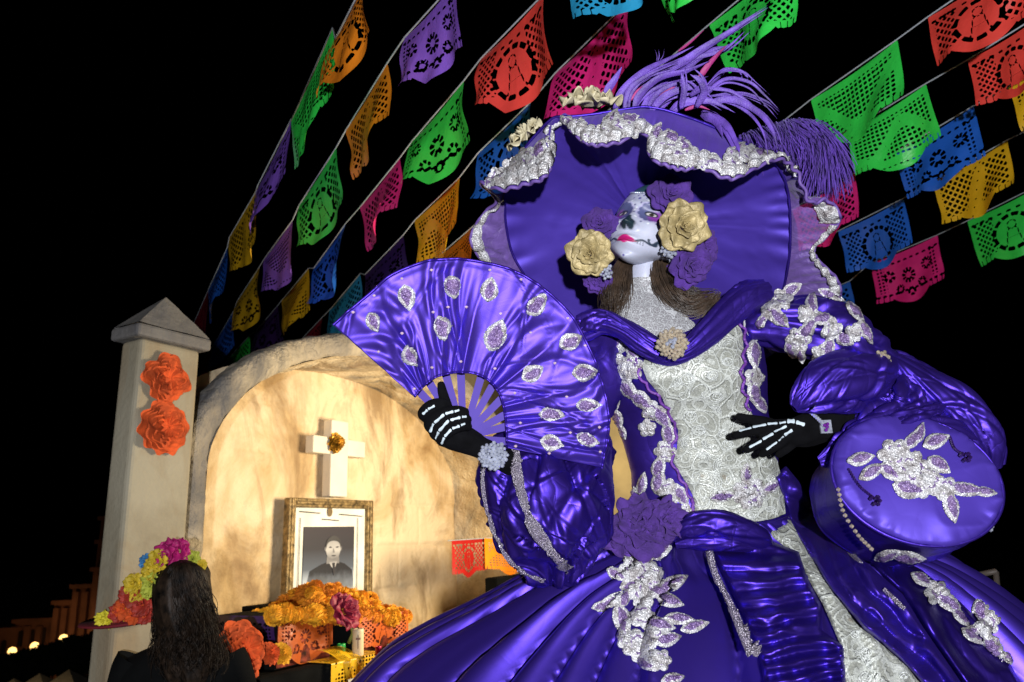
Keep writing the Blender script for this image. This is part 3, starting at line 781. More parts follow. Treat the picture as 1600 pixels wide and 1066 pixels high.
g = WP(ts0 + (ts1 - ts0 + .3) * Uu, tz + .006 - np.clip(Vv - .12, 0, 1) / .88 * (tz - .02), TN - .09 * (1 - np.clip(Vv / .12, 0, 1)) + fold * .8 + .01)
adopt(tab, gmk('cloth', g, M['black_cloth'], thick=.003))

def crate(name, x0, x1, ytop, ybot, n, dp, col, label, side=None):
    sa, zb = wall(x0, ybot, n); sb, _ = wall(x1, ybot, n); zt = (wall(x0, ytop, n)[1] + wall(x1, ytop, n)[1]) / 2; zb = tz + .004
    r = empty(name, WP((sa + sb) / 2, zb, n - dp / 2), label, 'box', 'paper-wrapped boxes on the altar')
    b = MB(); b.box(WP((sa + sb) / 2, (zb + zt) / 2, n - dp / 2), (sb - sa, dp, zt - zb), WM); o = b.build('box', M['black_cloth'], smooth=False); adopt(r, o)
    V2, F2 = FLAGS2D[2 if 'left' in label else 0]
    uu, vv = V2[:, 0], np.clip(V2[:, 1], 0, 1)
    p = WP(sa + (sb - sa) * uu, zt - (zt - zb) * vv, n + .012 + .012 * np.sin(uu * 9) * vv)
    o = mk('paper_front', p, F2, M['paper_' + col]); adopt(r, o)
    b = MB(); b.box(WP((sa + sb) / 2, (zb + zt) / 2, n + .003), (sb - sa - .01, .003, zt - zb - .01), WM)
    o = b.build('foil_backing', plain('foil_' + col, (.20, .035, .02), .3, .4, .8, 40, .9, 26), smooth=False); adopt(r, o)
    if side:
        p = WP(sa - .006 - .006 * np.sin(vv * 8), zt - (zt - zb) * vv, n - dp * uu)
        o = mk('paper_side', p, F2, M['paper_' + side]); adopt(r, o)
    return sa, sb, zt
plain('orange_foil', (.62, .16, .03), .4)
cr1_ = crate('altar_box', 430, 515, 957, 1019, .86, .34, 'rust', 'box wrapped in orange cut paper, left of the candle', 'violet')
cr2_ = crate('altar_box', 556, 634, 960, 1024, .90, .34, 'rust', 'box wrapped in orange cut paper behind the tall cream candle')
# stepped black riser behind the boxes that carries the marigolds
b = MB(); b.box(WP((cr1_[0] + cr2_[1]) / 2 + .27, tz + .10, .42), ((cr2_[1] - cr1_[0]) * .8, .30, .20), WM)
tag(b.build('altar_step', M['black_cloth'], smooth=False), 'black covered step behind the boxes under the marigolds', 'step')
# marigolds: one pompom head with ruffled petals, then copies
def marigold_mesh():
    rs = np.random.RandomState(4); b = MB()
    for k in range(96):
        z = 1 - 1.6 * (k + .5) / 96; th = k * 2.399963; r = math.sqrt(max(0, 1 - z * z))
        d = np.array([r * math.cos(th), r * math.sin(th), z]); t1 = nrm(np.cross(d, (0.1, .2, 1))); t2 = np.cross(d, t1)
        w_ = .24; L = .16 + .10 * rs.rand(); tw = rs.uniform(-.5, .5)
        a1 = math.cos(tw) * t1 + math.sin(tw) * t2; a2 = np.cross(d, a1)
        p = d * .72
        vs_ = [p - a1 * w_ * .5, p + a1 * w_ * .5, p + a1 * w_ * .8 + d * L + a2 * .10, p + d * (L + .09) + a2 * .02, p - a1 * w_ * .8 + d * L - a2 * .06]
        b.add(vs_, [(0, 1, 2, 3, 4)])
    n = 10
    th = np.linspace(0, 2 * np.pi, n, endpoint=False); zz = np.linspace(-.9, .9, 7)
    g = np.array([[(.72 * math.sqrt(1 - z * z) * math.cos(t), .72 * math.sqrt(1 - z * z) * math.sin(t), .72 * z) for t in th] for z in zz])
    b.grid(g, wv=True)
    o = b.build('marigold', M['marigold'], smooth=False); return o
mg = marigold_mesh(); rs = np.random.RandomState(12); first = True
top = [(403, 962), (415, 957), (430, 948), (443, 938), (458, 930), (470, 925), (482, 921), (493, 914), (503, 924), (515, 918), (525, 916), (540, 924), (552, 925), (565, 928), (578, 933), (588, 945), (600, 951), (612, 953), (625, 954), (634, 958)]
spots = []
for k, (x, y) in enumerate(top):
    n = .56 + .12 * rs.rand(); spots.append((x, y + 6, n))
    yy = y + 6
    while yy < 958:
        yy += 11; n += .05; spots.append((x + rs.uniform(-5, 5), min(yy, 964), min(n, .90)))
for k in range(14): spots.append((432 + k * 15.2 + rs.uniform(-3, 3), 962 + rs.uniform(-3, 3), .88 + .03 * rs.rand()))
for k, (x, y, n) in enumerate(spots):
    s, z = wall(x, y, n)
    o = mg if first else mg.copy()
    if not first: COL.objects.link(o)
    first = False
    o.location = WP(s, z, n); sc1 = rs.uniform(.036, .050); o.scale = (sc1, sc1, sc1); o.rotation_euler = (rs.uniform(-.9, .5), rs.uniform(-.5, .5), rs.rand() * 6)
    tag(o, 'orange marigold head heaped over the altar boxes in front of the portrait', 'marigold', 'marigolds heaped on the altar')

# candles and small things
def lathe(b, base, prof, n=18, **at):
    th = np.linspace(0, 2 * np.pi, n, endpoint=False)
    g = np.array([[(r * math.cos(t), r * math.sin(t), z) for t in th] for r, z in prof]) + np.asarray(base)
    f = [tuple(q) for q in gfaces(len(prof), n, False, True)] + [tuple(range(n))[::-1], tuple((len(prof) - 1) * n + k for k in range(n))]
    b.add(g.reshape(-1, 3), f, **at)
def on_table(x, y, n=None):
    """foot of a thing whose base is seen at pixel x,y on the table"""
    p = ray_z(x, y, tz + .006); return p
def dist_at(p): return proj(p)[2]
def candle(name, x, ybase, hpx, wpx, mat, label, ornament=False):
    p = on_table(x, ybase); d = dist_at(p); h, r = hpx / FPX * d, wpx / FPX * d / 2
    e = empty(name, p, label, 'candle', 'candles on the altar')
    b = MB(); lathe(b, p, [(r * .8, 0), (r, h * .06), (r, h * .9), (r * .96, h), (r * .80, h * 1.0), (r * .78, h * .93)]); o = b.build('wax', mat); adopt(e, o)
    b = MB(); b.tube([p + (0, 0, h * .92), p + (.001, 0, h * 1.05)], .0025, 5); adopt(e, b.build('wick', M['black_cloth']))
    if ornament:
        tc = nrm(np.array([-p[0], -p[1], 0])); rt = np.cross((0, 0, 1), tc)
        b = MB(); MM = np.array([rt, tc, (0, 0, 1)]).T
        b.box(p + tc * (r + .001) + np.array([0, 0, h * .55]), (r * .16, .006, h * .5), MM); b.box(p + tc * (r + .002) + np.array([0, 0, h * .66]), (r * .8, .006, h * .07), MM)
        adopt(e, b.build('cross_mark', plain('brown_ink', (.17, .07, .03), .6), smooth=False))
    return e
plain('wax_cream', (.66, .54, .34), .5); plain('wax_green', (.015, .34, .06), .35); plain('wax_magenta', (.40, .01, .30), .35); plain('wax_pink', (.66, .02, .12), .35); plain('wax_yellow', (.70, .50, .01), .4)
candle('tall_candle', 559, 1026, 41, 18, M['wax_cream'], 'tall cream candle marked with a brown cross', True)
candle('votive_candle', 533, 1025, 18, 13, M['wax_green'], 'small green candle left of the tall cream candle')
candle('votive_candle', 610.5, 1026, 18, 12, M['wax_green'], 'small green candle right of the tall cream candle')
candle('votive_candle', 453, 1024, 16, 12, M['wax_magenta'], 'magenta candle in front of the left orange box')
candle('votive_candle', 471, 1022, 11, 8, M['wax_magenta'], 'tiny magenta candle beside the yellow paper runner')
candle('votive_candle', 591, 1027, 16, 10, M['wax_pink'], 'pink candle in front of the right orange box')
candle('votive_candle', 628, 1029, 18, 11, M['wax_yellow'], 'yellow candle at the right corner of the altar')
candle('votive_candle', 650, 1026, 16, 11, M['wax_magenta'], 'magenta candle at the right end of the altar by the purple skirt')
# yellow paper runner hanging over the front edge
V2, F2 = FLAGS2D[1]
uu, vv = V2[:, 0], np.clip(V2[:, 1], 0, 1)
A_, B_ = on_table(449, 1030), on_table(533, 1026); C_ = on_table(500, 1008)
sa, sb = loc_w(A_)[0], loc_w(B_)[0]
flat_v = .34
s_ = sa + (sb - sa) * (uu if True else uu); wtri = np.clip((vv - flat_v) / (1 - flat_v), 0, 1)
s_ = (sa * .45 + sb * .55) + (s_ - (sa * .45 + sb * .55)) * (1 - .78 * wtri)
n_ = np.where(vv < flat_v, TN - .22 + .235 * vv / flat_v, TN + .035 + .02 * np.sin(uu * 9))
z_ = np.where(vv < flat_v, tz + .012 + .035 * np.sin(vv / flat_v * math.pi), tz + .012 - (vv - flat_v) / (1 - flat_v) * .19)
o = mk('paper_runner', WP(s_, z_, n_), F2, M['paper_yellow'], origin=WP(sa, tz, TN)); tag(o, 'yellow cut-paper runner hanging in a point over the table edge', 'paper runner')
A_ = on_table(664, 1040); s0_ = loc_w(A_)[0]
V2, F2 = FLAGS2D[3]; uu, vv = V2[:, 0], np.clip(V2[:, 1], 0, 1)
o = mk('paper_runner', WP(s0_ - .1 + .32 * uu, tz + .012 - np.clip(vv - .3, 0, 1) * .2, np.minimum(TN - .1 + .45 * vv, TN + .035)), F2, M['paper_yellow'], origin=WP(s0_, tz, TN)); tag(o, 'yellow cut paper over the table corner beside the skirt', 'paper runner')
# paper flowers at both ends of the table, small blossoms between
for x, y, R_, lab, sd in ((380, 1019, .105, 'large orange tissue-paper flower at the left table corner beside the girl', 31), (657, 1014, .085, 'orange tissue-paper flower at the right end of the altar', 33)):
    s, z = wall(x, y, TN + .05); tag(paper_flower('paper_flower', WP(s, z, TN + .03), WN + np.array([0, 0, .25]), R_, M['paper_flower'], sd, .5), lab, 'paper flower', 'paper flowers round the altar')
for x, y, mm, nm, lab in ((421, 1022, 'paper_flower', 'small_blossom', 'small red-orange blossom between the large paper flower and the boxes'), (440, 1022, 'marigold', 'small_blossom', 'small yellow-orange blossom left of the yellow runner')):
    s, z = wall(x, y, TN); tag(paper_flower(nm, WP(s, z, TN), WN + np.array([0, 0, .4]), .042, M[mm], int(x), .7), lab, 'blossom')
# white cards lying on the cloth front
for x, y, w_, h_, lab in ((560, 1062, .17, .05, 'white card leaning low against the altar cloth'), (583, 1054, .11, .035, 'cream card tucked behind the white card')):
    s, z = wall(x, y, TN + .1); b = MB(); b.box(WP(s, z - .01, TN + (.12 if 'white card l' in lab else .10)), (w_, .004, h_), WM); o = b.build('card', M['mat_board'], smooth=False); tag(o, lab, 'card')

# ------------------------------------------------------------------ roses (petal by petal, one bloom = one mesh)
def rose_mesh(seed, petals=26, openness=1.0, ruffle=.10):
    rs = np.random.RandomState(seed); b = MB()
    rings = [(4, .02, .44, .20, .00, .20), (4, .06, .54, .34, .10, .55), (5, .10, .62, .44, .32, 1.05), (5, .13, .74, .52, .66, 1.65), (6, .15, .86, .56, 1.05, 1.95)]
    if petals < 21: rings = rings[:2] + rings[3:]
    th0 = rs.rand() * 6
    for cnt, r0, L, W, t0, t1 in rings:
        th0 += .6
        for k in range(cnt):
            n, m = 13, 12
            S, T = np.meshgrid(np.linspace(-1, 1, n), np.linspace(0, 1, m), indexing='ij')
            L_ = L * rs.uniform(.88, 1.1); a0 = th0 + 2 * math.pi * (k + rs.uniform(-.14, .14)) / cnt
            dt = rs.uniform(-.10, .12)
            tau = (t0 + dt + (t1 - t0) * T ** 2.4) * openness
            dT = 1.0 / (m - 1)
            rad = r0 + L_ * np.cumsum(np.sin(tau), 1) * dT; hgt = L_ * np.cumsum(np.cos(tau), 1) * dT
            tip = 1 - .16 * np.abs(S) ** 2.5 * (1 if cnt > 4 else .6)
            wide = W * np.sin(math.pi * (.14 + .66 * T)) ** .7 * rs.uniform(.92, 1.12)
            phi = S * wide / np.maximum(rad * .75 + .10, .16)
            q = rs.rand() * 6; kf = rs.uniform(3, 5.5)
            rad = rad * (1 - .10 * np.abs(S) * T) + ruffle * .5 * T ** 3 * np.sin(S * kf + q)
            hgt = .10 * (1 - t0) + hgt * tip + ruffle * T ** 3 * np.sin(S * kf * 1.3 + q * 2) + .05 * np.abs(S) ** 2 * T * (t0 > .5)
            g = np.stack([rad * np.cos(a0 + phi), rad * np.sin(a0 + phi), hgt], -1)
            b.grid(g)
    return b
def rose(name, ctr, axis, R, mat, parent, seed=1, petals=26, openness=1.0, ruffle=.10, flat_=1.0):
    b = rose_mesh(seed, petals, openness, ruffle)
    v = np.concatenate(b.v); v = v / np.percentile(np.hypot(v[:, 0], v[:, 1]), 97) * R; v[:, 2] = (v[:, 2] - np.percentile(v[:, 2], 8)) * flat_
    z = nrm(axis); x = nrm(np.cross((0.2, .3, 1), z)); y = np.cross(z, x)
    w_ = np.asarray(ctr) + v @ np.array([x, y, z])
    o = mk(name, w_, b.f, mat, origin=ctr)
    m = o.modifiers.new('thick', 'SOLIDIFY'); m.thickness = R * .025; m.offset = 0
    return o
s, z = wall(538, 956, .93)
tag(rose('red_rose', WP(s, z, .93), WN + np.array([0, 0, .4]), .075, plain('rose_crimson', (.24, .006, .035), .6), None, 44, 22), 'dark crimson rose between the two orange boxes', 'rose')
b = MB(); sA, zA = wall(541, 968, .93); sB, zB = wall(545, 1005, .95); b.tube(cr1([WP(sA, zA, .92), WP(sA + .02, (zA + zB) / 2, .95), WP(sB, zB, .95)], 8), .008, 6)
tag(b.build('rose_stem', plain('olive_leaf', (.22, .24, .04), .6)), 'yellow-green stem hanging below the crimson rose', 'stem')
# red and orange paper flags at the right edge of the niche
for c, x0, y0, x1, y1, h, n, lab in (('red', 706, 845, 757, 841, .23, DEP + .10, 'red cut-paper flag hanging at the right edge of the niche'), ('orange', 757, 841, 830, 850, .22, DEP + .12, 'orange cut-paper flag beside the red one, partly behind the purple sleeve')):
    (sa, za_), (sb, zb_) = wall(x0, y0, n), wall(x1, y1, n)
    V2, F2 = FLAGS2D[0 if c == 'red' else 3]; uu, vv = V2[:, 0], V2[:, 1]
    o = mk('papel_picado_flag', WP(sa + (sb - sa) * uu, za_ + (zb_ - za_) * uu - vv * h, n + .02 * np.sin(uu * 7) * vv), F2, M['paper_' + ('scarlet' if c == 'red' else c)], origin=WP(sa, za_, n)); tag(o, lab, 'paper flag', 'cut-paper bunting flags')
b = MB(); sa, za_ = wall(700, 845, DEP + .1); b.tube([WP(sa, za_, DEP + .1), WP(wall(840, 848, DEP + .12)[0] + .2, za_ + .02, DEP + .12)], .003, 5)
tag(b.build('bunting_string', M['string']), 'short cord holding the red and orange flags by the niche', 'string')

# black speaker box at the right foot of the niche
(sa, za_), (sb, zb_) = wall(763, 903, DEP + .06), wall(900, 903, DEP + .06)
e = empty('speaker_box', WP((sa + sb) / 2, 0, DEP + .2), 'black box standing below the orange paper flag by the niche edge', 'box')
b = MB(); b.box(WP((sa + sb) / 2, za_ / 2, DEP + .08), (sb - sa, .10, za_), WM); o = b.build('cabinet', M['black_cloth'], smooth=False); bevel(o, .01, 2); adopt(e, o)
b = MB(); b.box(WP((sa + sb) / 2, za_ * .55, DEP + .134), (sb - sa - .06, .006, za_ * .7), WM); adopt(e, b.build('grille', plain('grille_black', (.012, .011, .010), .6, 0, .8, 300, .3, 60), smooth=False))
# ------------------------------------------------------------------ figures: shared tools
def ringloft(rings, nu, nv, fwd=None, right=None, k=1.0):
    """rings: (px, py, d, half width px, half depth m[, tilt m]) -> closed tube of nu rings"""
    r = cr1(np.array([(q[0], q[1], q[2], q[3] / FPX * q[2], q[4]) for q in rings], float), nu)
    C = P(r[:, 0], r[:, 1], r[:, 2]); a = np.linspace(0, 2 * np.pi, nv, endpoint=False)
    ca, sa_ = np.cos(a), np.sin(a)
    if k != 1: ca, sa_ = np.sign(ca) * np.abs(ca) ** k, np.sign(sa_) * np.abs(sa_) ** k
    R_ = CR if right is None else np.asarray(right); F_ = _F if fwd is None else np.asarray(fwd)
    return C[:, None] + r[:, 3][:, None, None] * ca[None, :, None] * R_ + r[:, 4][:, None, None] * sa_[None, :, None] * F_
def strands(b, guide, n, spread, rad, rs, wave=0.0, freq=9, flat_to=None, m=26, taper=.35):
    """n hair tubes that follow a guide poly-line (m,3) with lateral spread profile (metres)"""
    g = cr1(np.asarray(guide, float), m); sp = cr1(np.asarray(spread, float)[:, None], m)[:, 0]
    t = nrm(np.gradient(g, axis=0)); up = np.array([0, 0, 1.0])
    s1 = nrm(np.cross(t, _F)); s2 = np.cross(t, s1)
    for k in range(n):
        a = rs.rand() * 6.283; q = math.sqrt(rs.rand()); x, y = q * math.cos(a), q * math.sin(a) * .55
        ph = rs.rand() * 6; tt = np.linspace(0, 1, m)
        wv = wave * sp * np.sin(tt * freq + ph) * tt; wv2 = wave * sp * np.cos(tt * freq * .9 + ph) * tt
        e = 1 - .25 * rs.rand()
        gi = cr1(g[:max(4, int(m * e))], m) if e < .98 else g
        p = gi + (x * sp + wv)[:, None] * s1 + (y * sp + wv2)[:, None] * s2
        b.tube(p, rad * (1 - (1 - taper) * tt), 4)

# ------------------------------------------------------------------ girl seen from behind at the altar
GD = 2.45
girl = empty('person', (float(P(290, 1000, GD)[0]), float(P(290, 1000, GD)[1]), 0), 'girl in black seen from behind with long dark curls and a flower crown', 'person')
body = [(283, 880, GD, 2, .01), (284, 882, GD, 16, .045), (284, 890, GD, 27, .075), (284, 905, GD, 33, .092), (284, 925, GD, 34, .096), (285, 945, GD, 31, .088), (286, 962, GD, 25, .070), (288, 978, GD, 20, .052), (289, 995, GD, 20, .050), (288, 1006, GD, 28, .058), (286, 1016, GD, 52, .070), (284, 1030, GD, 78, .085), (283, 1050, GD, 88, .095), (283, 1080, GD, 84, .10), (284, 1140, GD, 74, .10), (284, 1200, GD, 70, .10), (284, 1290, GD, 88, .15), (284, 1340, GD, 92, .16)]
g = ringloft(body, 120, 40)
# nose and cheek push so that the turned head has a profile to the left
adopt(girl, mk('body', g.reshape(-1, 3), np.concatenate([gfaces(120, 40, False, True)]), plain('girl_skin', (.42, .25, .16), .5)))
cl = [(289, 1001, GD, 27, .062), (287, 1010, GD, 42, .072), (285, 1017, GD, 62, .082), (284, 1030, GD, 86, .096), (283, 1050, GD, 97, .108), (283, 1085, GD, 93, .112), (284, 1140, GD, 82, .112), (284, 1210, GD, 78, .115), (284, 1330, GD, 150, .24), (284, 1480, GD, 190, .30)]
g = ringloft(cl, 110, 64); g = g + gnorm(g, False, True) * (.008 * fbm(g * 9, 4))[..., None]
adopt(girl, gmk('black_dress', g, M['black_cloth'], wv=True))
for sg, x0, x1 in ((-1, 212, 190), (1, 356, 378)):
    g = tube_grid(cr1(PL([(x0, 1030, GD), ((x0 + x1) / 2, 1050, GD - .01), (x1, 1090, GD + .01), (x1 + sg * 2, 1140, GD + .06), (x1 - sg * 18, 1190, GD + .16)]), 24), np.linspace(.062, .045, 24), 14)
    adopt(girl, gmk('sleeve', g, M['black_cloth'], wv=True))
rs = np.random.RandomState(3)
b = MB()
hc = [(283, 876, GD - .005, 3, .01), (283, 879, GD, 18, .055), (284, 889, GD, 31, .088), (285, 905, GD, 37, .106), (286, 925, GD - .01, 38, .108), (288, 950, GD - .02, 38, .100), (291, 975, GD - .03, 40, .085), (293, 1000, GD - .05, 43, .07), (294, 1030, GD - .07, 40, .055), (294, 1060, GD - .08, 30, .04), (294, 1075, GD - .08, 20, .02)]
g = ringloft(hc, 70, 48); a = np.linspace(0, 2 * np.pi, 48, endpoint=False)
g = g + gnorm(g, False, True) * (.006 * np.sin(a * 31 + 2 * np.sin(a * 5) + np.linspace(0, 5, 70)[:, None]) + .006 * fbm(g * 14, 3))[..., None]
b.grid(g, wv=True)
for k in range(230):
    a = rs.uniform(math.pi, 2 * math.pi) if rs.rand() < .85 else rs.uniform(0, math.pi)
    x0 = 285 + 36 * math.cos(a); dd = GD + .10 * math.sin(a)
    gp = PL([(285 + 6 * math.cos(a), 877, GD + .02 * math.sin(a)), (285 + 22 * math.cos(a), 886, GD + .08 * math.sin(a)), (x0, 912, dd), (287 + 40 * math.cos(a), 945, dd), (290 + 43 * math.cos(a), 985, GD - .02 + .085 * math.sin(a)), (293 + rs.uniform(38, 56) * math.cos(a), 1020, GD - .06 + .07 * math.sin(a)), (294 + rs.uniform(20, 48) * math.cos(a), rs.uniform(1040, 1078), GD - .10 + .05 * math.sin(a))])
    strands(b, gp, 3, [.004, .006, .008, .012, .020, .028, .026], .0017, rs, 1.1, rs.uniform(15, 24), m=40)
adopt(girl, b.build('hair', M['hair_black']))
adopt(girl, (lambda bb: (bb.tube(PL([(249, 925, GD + .005), (245, 931, GD - .01), (245, 940, GD - .01), (249, 946, GD + .005)]), [.008, .013, .012, .006], 8), bb.build('ear', M['girl_skin']))[1])(MB()))
plain('rose_magenta', (.42, .008, .14), .6, 0, .3, 100, .25, 30); plain('petal_yellow', (.58, .42, .02), .65, 0, .3, 100, .25, 30); plain('petal_blue', (.04, .19, .42), .6, 0, .3, 100, .25, 30); plain('petal_red', (.40, .035, .02), .65, 0, .3, 100, .35, 30)
plain('petal_lime', (.42, .46, .05), .65); plain('felt_red', (.16, .006, .016), .85)
tocam = -_F
crown = empty('flower_crown', PL((265, 885, GD)), None)
crown.parent = girl; crown.matrix_parent_inverse = Matrix.Translation(-girl.location)
for x, y, dd, r, mm, sd, nm in ((262, 868, .02, .056, 'rose_magenta', 2, 'rose'), (279, 862, .03, .05, 'rose_magenta', 5, 'rose'), (246, 878, 0, .046, 'petal_yellow', 7, 'blossom'), (228, 878, .02, .028, 'petal_blue', 9, 'blossom'), (238, 893, -.01, .042, 'petal_yellow', 11, 'blossom'), (238, 912, -.02, .042, 'petal_lime', 13, 'blossom'), (229, 907, .01, .022, 'petal_blue', 15, 'blossom'), (300, 873, .03, .030, 'petal_lime', 17, 'blossom'), (314, 884, .03, .022, 'petal_yellow', 19, 'blossom'), (230, 925, 0, .026, 'petal_lime', 20, 'blossom')):
    c = PL((x, y, GD - .02 + dd)); o = rose(nm, c, tocam + .5 * nrm(c - PL((284, 915, GD))), r * .86, M[mm], None, sd, 18, 1.0, .14)
    o.parent = crown; o.matrix_parent_inverse = Matrix.Translation(-Vector(crown.location))
# flowered hat beside the girl, set on a hat block behind her shoulder
HD = 2.62
hat2 = empty('flowered_hat', (float(PL((200, 972, HD))[0]), float(PL((200, 972, HD))[1]), 0), 'dark red hat heaped with orange and yellow flowers left of the girl', 'hat')
th = np.linspace(0, 2 * np.pi, 48, endpoint=False); c = PL((203, 968, HD))
hx, hy = nrm(CR + .10 * WZ), nrm(np.array([0, 1, .12])); hz = np.cross(hx, hy)
prof = [(.0, .10), (.06, .10), (.085, .085), (.09, .02), (.13, .004), (.165, .010), (.168, .004), (.13, -.006), (0.02, -.006)]
g = np.array([[c + r * (math.cos(t) * hx + .8 * math.sin(t) * hy) + z_ * hz for t in th] for r, z_ in prof]); adopt(hat2, gmk('brim_and_crown', g, M['felt_red'], wv=True))
for k, (x, y, r, mm) in enumerate(((210, 912, .042, 'petal_yellow'), (216, 924, .040, 'petal_yellow'), (203, 930, .046, 'petal_red'), (222, 944, .050, 'petal_red'), (196, 948, .046, 'paper_flower'), (185, 956, .040, 'petal_red'), (210, 958, .046, 'paper_flower'), (228, 960, .040, 'petal_red'), (198, 958, .028, 'petal_yellow'))):
    c2 = PL((x, y, HD - .10)); adopt(hat2, rose('blossom', c2, tocam + .4 * WZ, r * .82, M[mm], None, 50 + k, 18, 1.0, .14))
for k, (x, y, r) in enumerate(((163, 968, .030), (173, 972, .026), (157, 966, .018))):
    adopt(hat2, rose('blossom', PL((x, y, HD - .08)), tocam, r, plain('petal_lemon', (.66, .58, .03), .7) if k == 0 else M['petal_lemon'], None, 70 + k, 16, 1.0, .2))
b = MB(); q = PL((203, 968, HD)); b.tube([q - np.array([0, 0, q[2] - .02]), q - np.array([0, 0, .3]), q - np.array([0, 0, .02])], [.06, .012, .03], 14)
adopt(hat2, b.build('hat_stand', M['black_cloth']))
# red sequined cloth hanging beside the pillar
g = surf(PL([[(160, 1012, 2.66), (178, 1014, 2.62), (194, 1016, 2.66)], [(150, 1035, 2.66), (172, 1036, 2.60), (190, 1040, 2.66)], [(140, 1075, 2.66), (164, 1078, 2.60), (190, 1080, 2.66)], [(136, 1400, 2.66), (164, 1400, 2.60), (190, 1400, 2.66)]]), 60, 24)
g = g + gnorm(g)* (.012 * fbm(g * 12, 3))[..., None]
t = NT('sequin_red'); v_ = t.voro(t.coord('Object'), 140); M['sequin_red'] = t.bsdf(base=t.ramp(v_.outputs[0], [(.0, (.42, .02, .03)), (.7, (.12, .004, .01))]), rough=.25, metal=.4, normal=t.bump(v_.outputs[0], .8, .006))
o = gmk('sequin_cloth', g, M['sequin_red'], thick=.01); tag(o, 'red sequined cloth hanging at the foot of the pillar', 'cloth')

# ------------------------------------------------------------------ far town below the terrace
FY = 46.0
def at(px, py, Y=FY): return PLANE(px, py, (0, Y, 0), np.array([0, 1.0, 0]))
plain('church_stone', (.22, .105, .06), .9, 0, .5, 4, .35, .5); plain('church_dark', (.02, .012, .01), .9)
ch = empty('church', (float(at(90, 1000)[0]), FY + 3, -9), 'dim reddish stone church with stepped towers far behind the pillar', 'church')
def block(nm, x0, x1, ytop, dp, yoff=0.0, mat='church_stone'):
    a_, b_ = at(x0, ytop, FY + yoff), at(x1, ytop, FY + yoff); zt = max(a_[2], b_[2])
    b = MB(); b.box(((a_[0] + b_[0]) / 2, FY + yoff + dp / 2, (zt - 9) / 2), (abs(b_[0] - a_[0]), dp, zt + 9)); o = b.build(nm, M[mat], smooth=False); adopt(ch, o); return a_[0], b_[0], zt
for nm, x0, x1, y, dp, yo in (('wall', -60, 24, 990, 6, 0), ('wall', 24, 86, 974, 6, .3), ('wall', 86, 114, 945, 6, 0), ('tower', 114, 146, 920, 6, -.4), ('tower', 146, 200, 893, 6, -.8), ('belfry', 153, 196, 850, 4, -.3), ('belfry', 158, 190, 813, 3, .2)):
    xa, xb, zt = block(nm, x0, x1, y, dp, yo)
    b = MB(); b.box(((xa + xb) / 2, FY + yo + dp / 2, zt + .12), (xb - xa + .3, dp + .3, .24)); adopt(ch, b.build('cornice', M['church_stone'], smooth=False))
def arch_panel(nm, x, ytop, ybot, wpx, yoff):
    a_ = at(x, ytop, FY + yoff); d_ = at(x, ybot, FY + yoff); hw_ = wpx / FPX * FY / 2
    pts = [(a_[0] - hw_, d_[2])] + [(a_[0] - hw_ * math.cos(t), a_[2] - hw_ + hw_ * math.sin(t)) for t in np.linspace(0, math.pi, 9)] + [(a_[0] + hw_, d_[2])]
    f_ = [(x_, FY + yoff - .08, z_) for x_, z_ in pts]; n = len(f_); k_ = [(x_, FY + yoff + .05, z_) for x_, z_ in pts]
    o = mk(nm, f_ + k_, [tuple(range(n))] + [(k, (k + 1) % n, n + (k + 1) % n, n + k) for k in range(n)], M['church_dark'], smooth=False); adopt(ch, o)
for x, y0, y1, w_, yo in ((8, 1000, 1022, 6, 0), (34, 985, 1010, 6, .3), (52, 983, 1008, 6, .3), (70, 980, 1005, 6, .3), (92, 958, 992, 5, 0), (105, 958, 990, 5, 0), (122, 935, 980, 6, -.4), (136, 932, 980, 6, -.4), (155, 905, 960, 7, -.8), (163, 860, 885, 6, -.3)):
    arch_panel('window', x, y0, y1, w_, yo)
for x, yo in ((24, .3), (44, .3), (62, .3), (86, 0), (99, 0), (114, -.4), (129, -.4), (146, -.8)):
    a_ = at(x, 1000, FY + yo); t_ = at(x, {24: 978, 44: 978, 62: 978, 86: 950, 99: 950, 114: 925, 129: 925, 146: 898}[x], FY + yo)
    b = MB(); b.box((a_[0], FY + yo - .1, (t_[2] - 9) / 2), (.32, .3, t_[2] + 9)); adopt(ch, b.build('pilaster', M['church_stone'], smooth=False))
def emit(name, col, s):
    t = NT(name); e = t.n('Emission', {'Color': (*col, 1), 'Strength': s}); t.t.links.new(e.outputs[0], t.out.inputs[0]); M[name] = t.m
emit('lamp_glow', (1.0, .56, .16), 3.2)
for k, (x, y) in enumerate(((19, 1018), (54, 1010), (99, 998))):
    p = at(x, y, FY - 3.5)
    e = empty('street_lamp', (p[0], p[1], -9), 'lit street lamp before the church, %s' % ('leftmost of three', 'middle of three', 'nearest the pillar of three')[k], 'street lamp', 'street lamps before the church')
    b = MB(); lathe(b, p, [(.02, -.22), (.16, -.16), (.22, 0), (.16, .16), (.02, .22)], 14); adopt(e, b.build('globe', M['lamp_glow']))
    b = MB(); b.tube([(p[0], p[1], -9), (p[0], p[1], -8.6), (p[0], p[1], p[2] - .2)], [.16, .07, .05], 8); adopt(e, b.build('pole', M['church_dark']))
    L = lamp('street_lamp_light', 'POINT', (p[0], p[1] + .6, p[2] + .3), 22, (1.0, .5, .22), .2); 
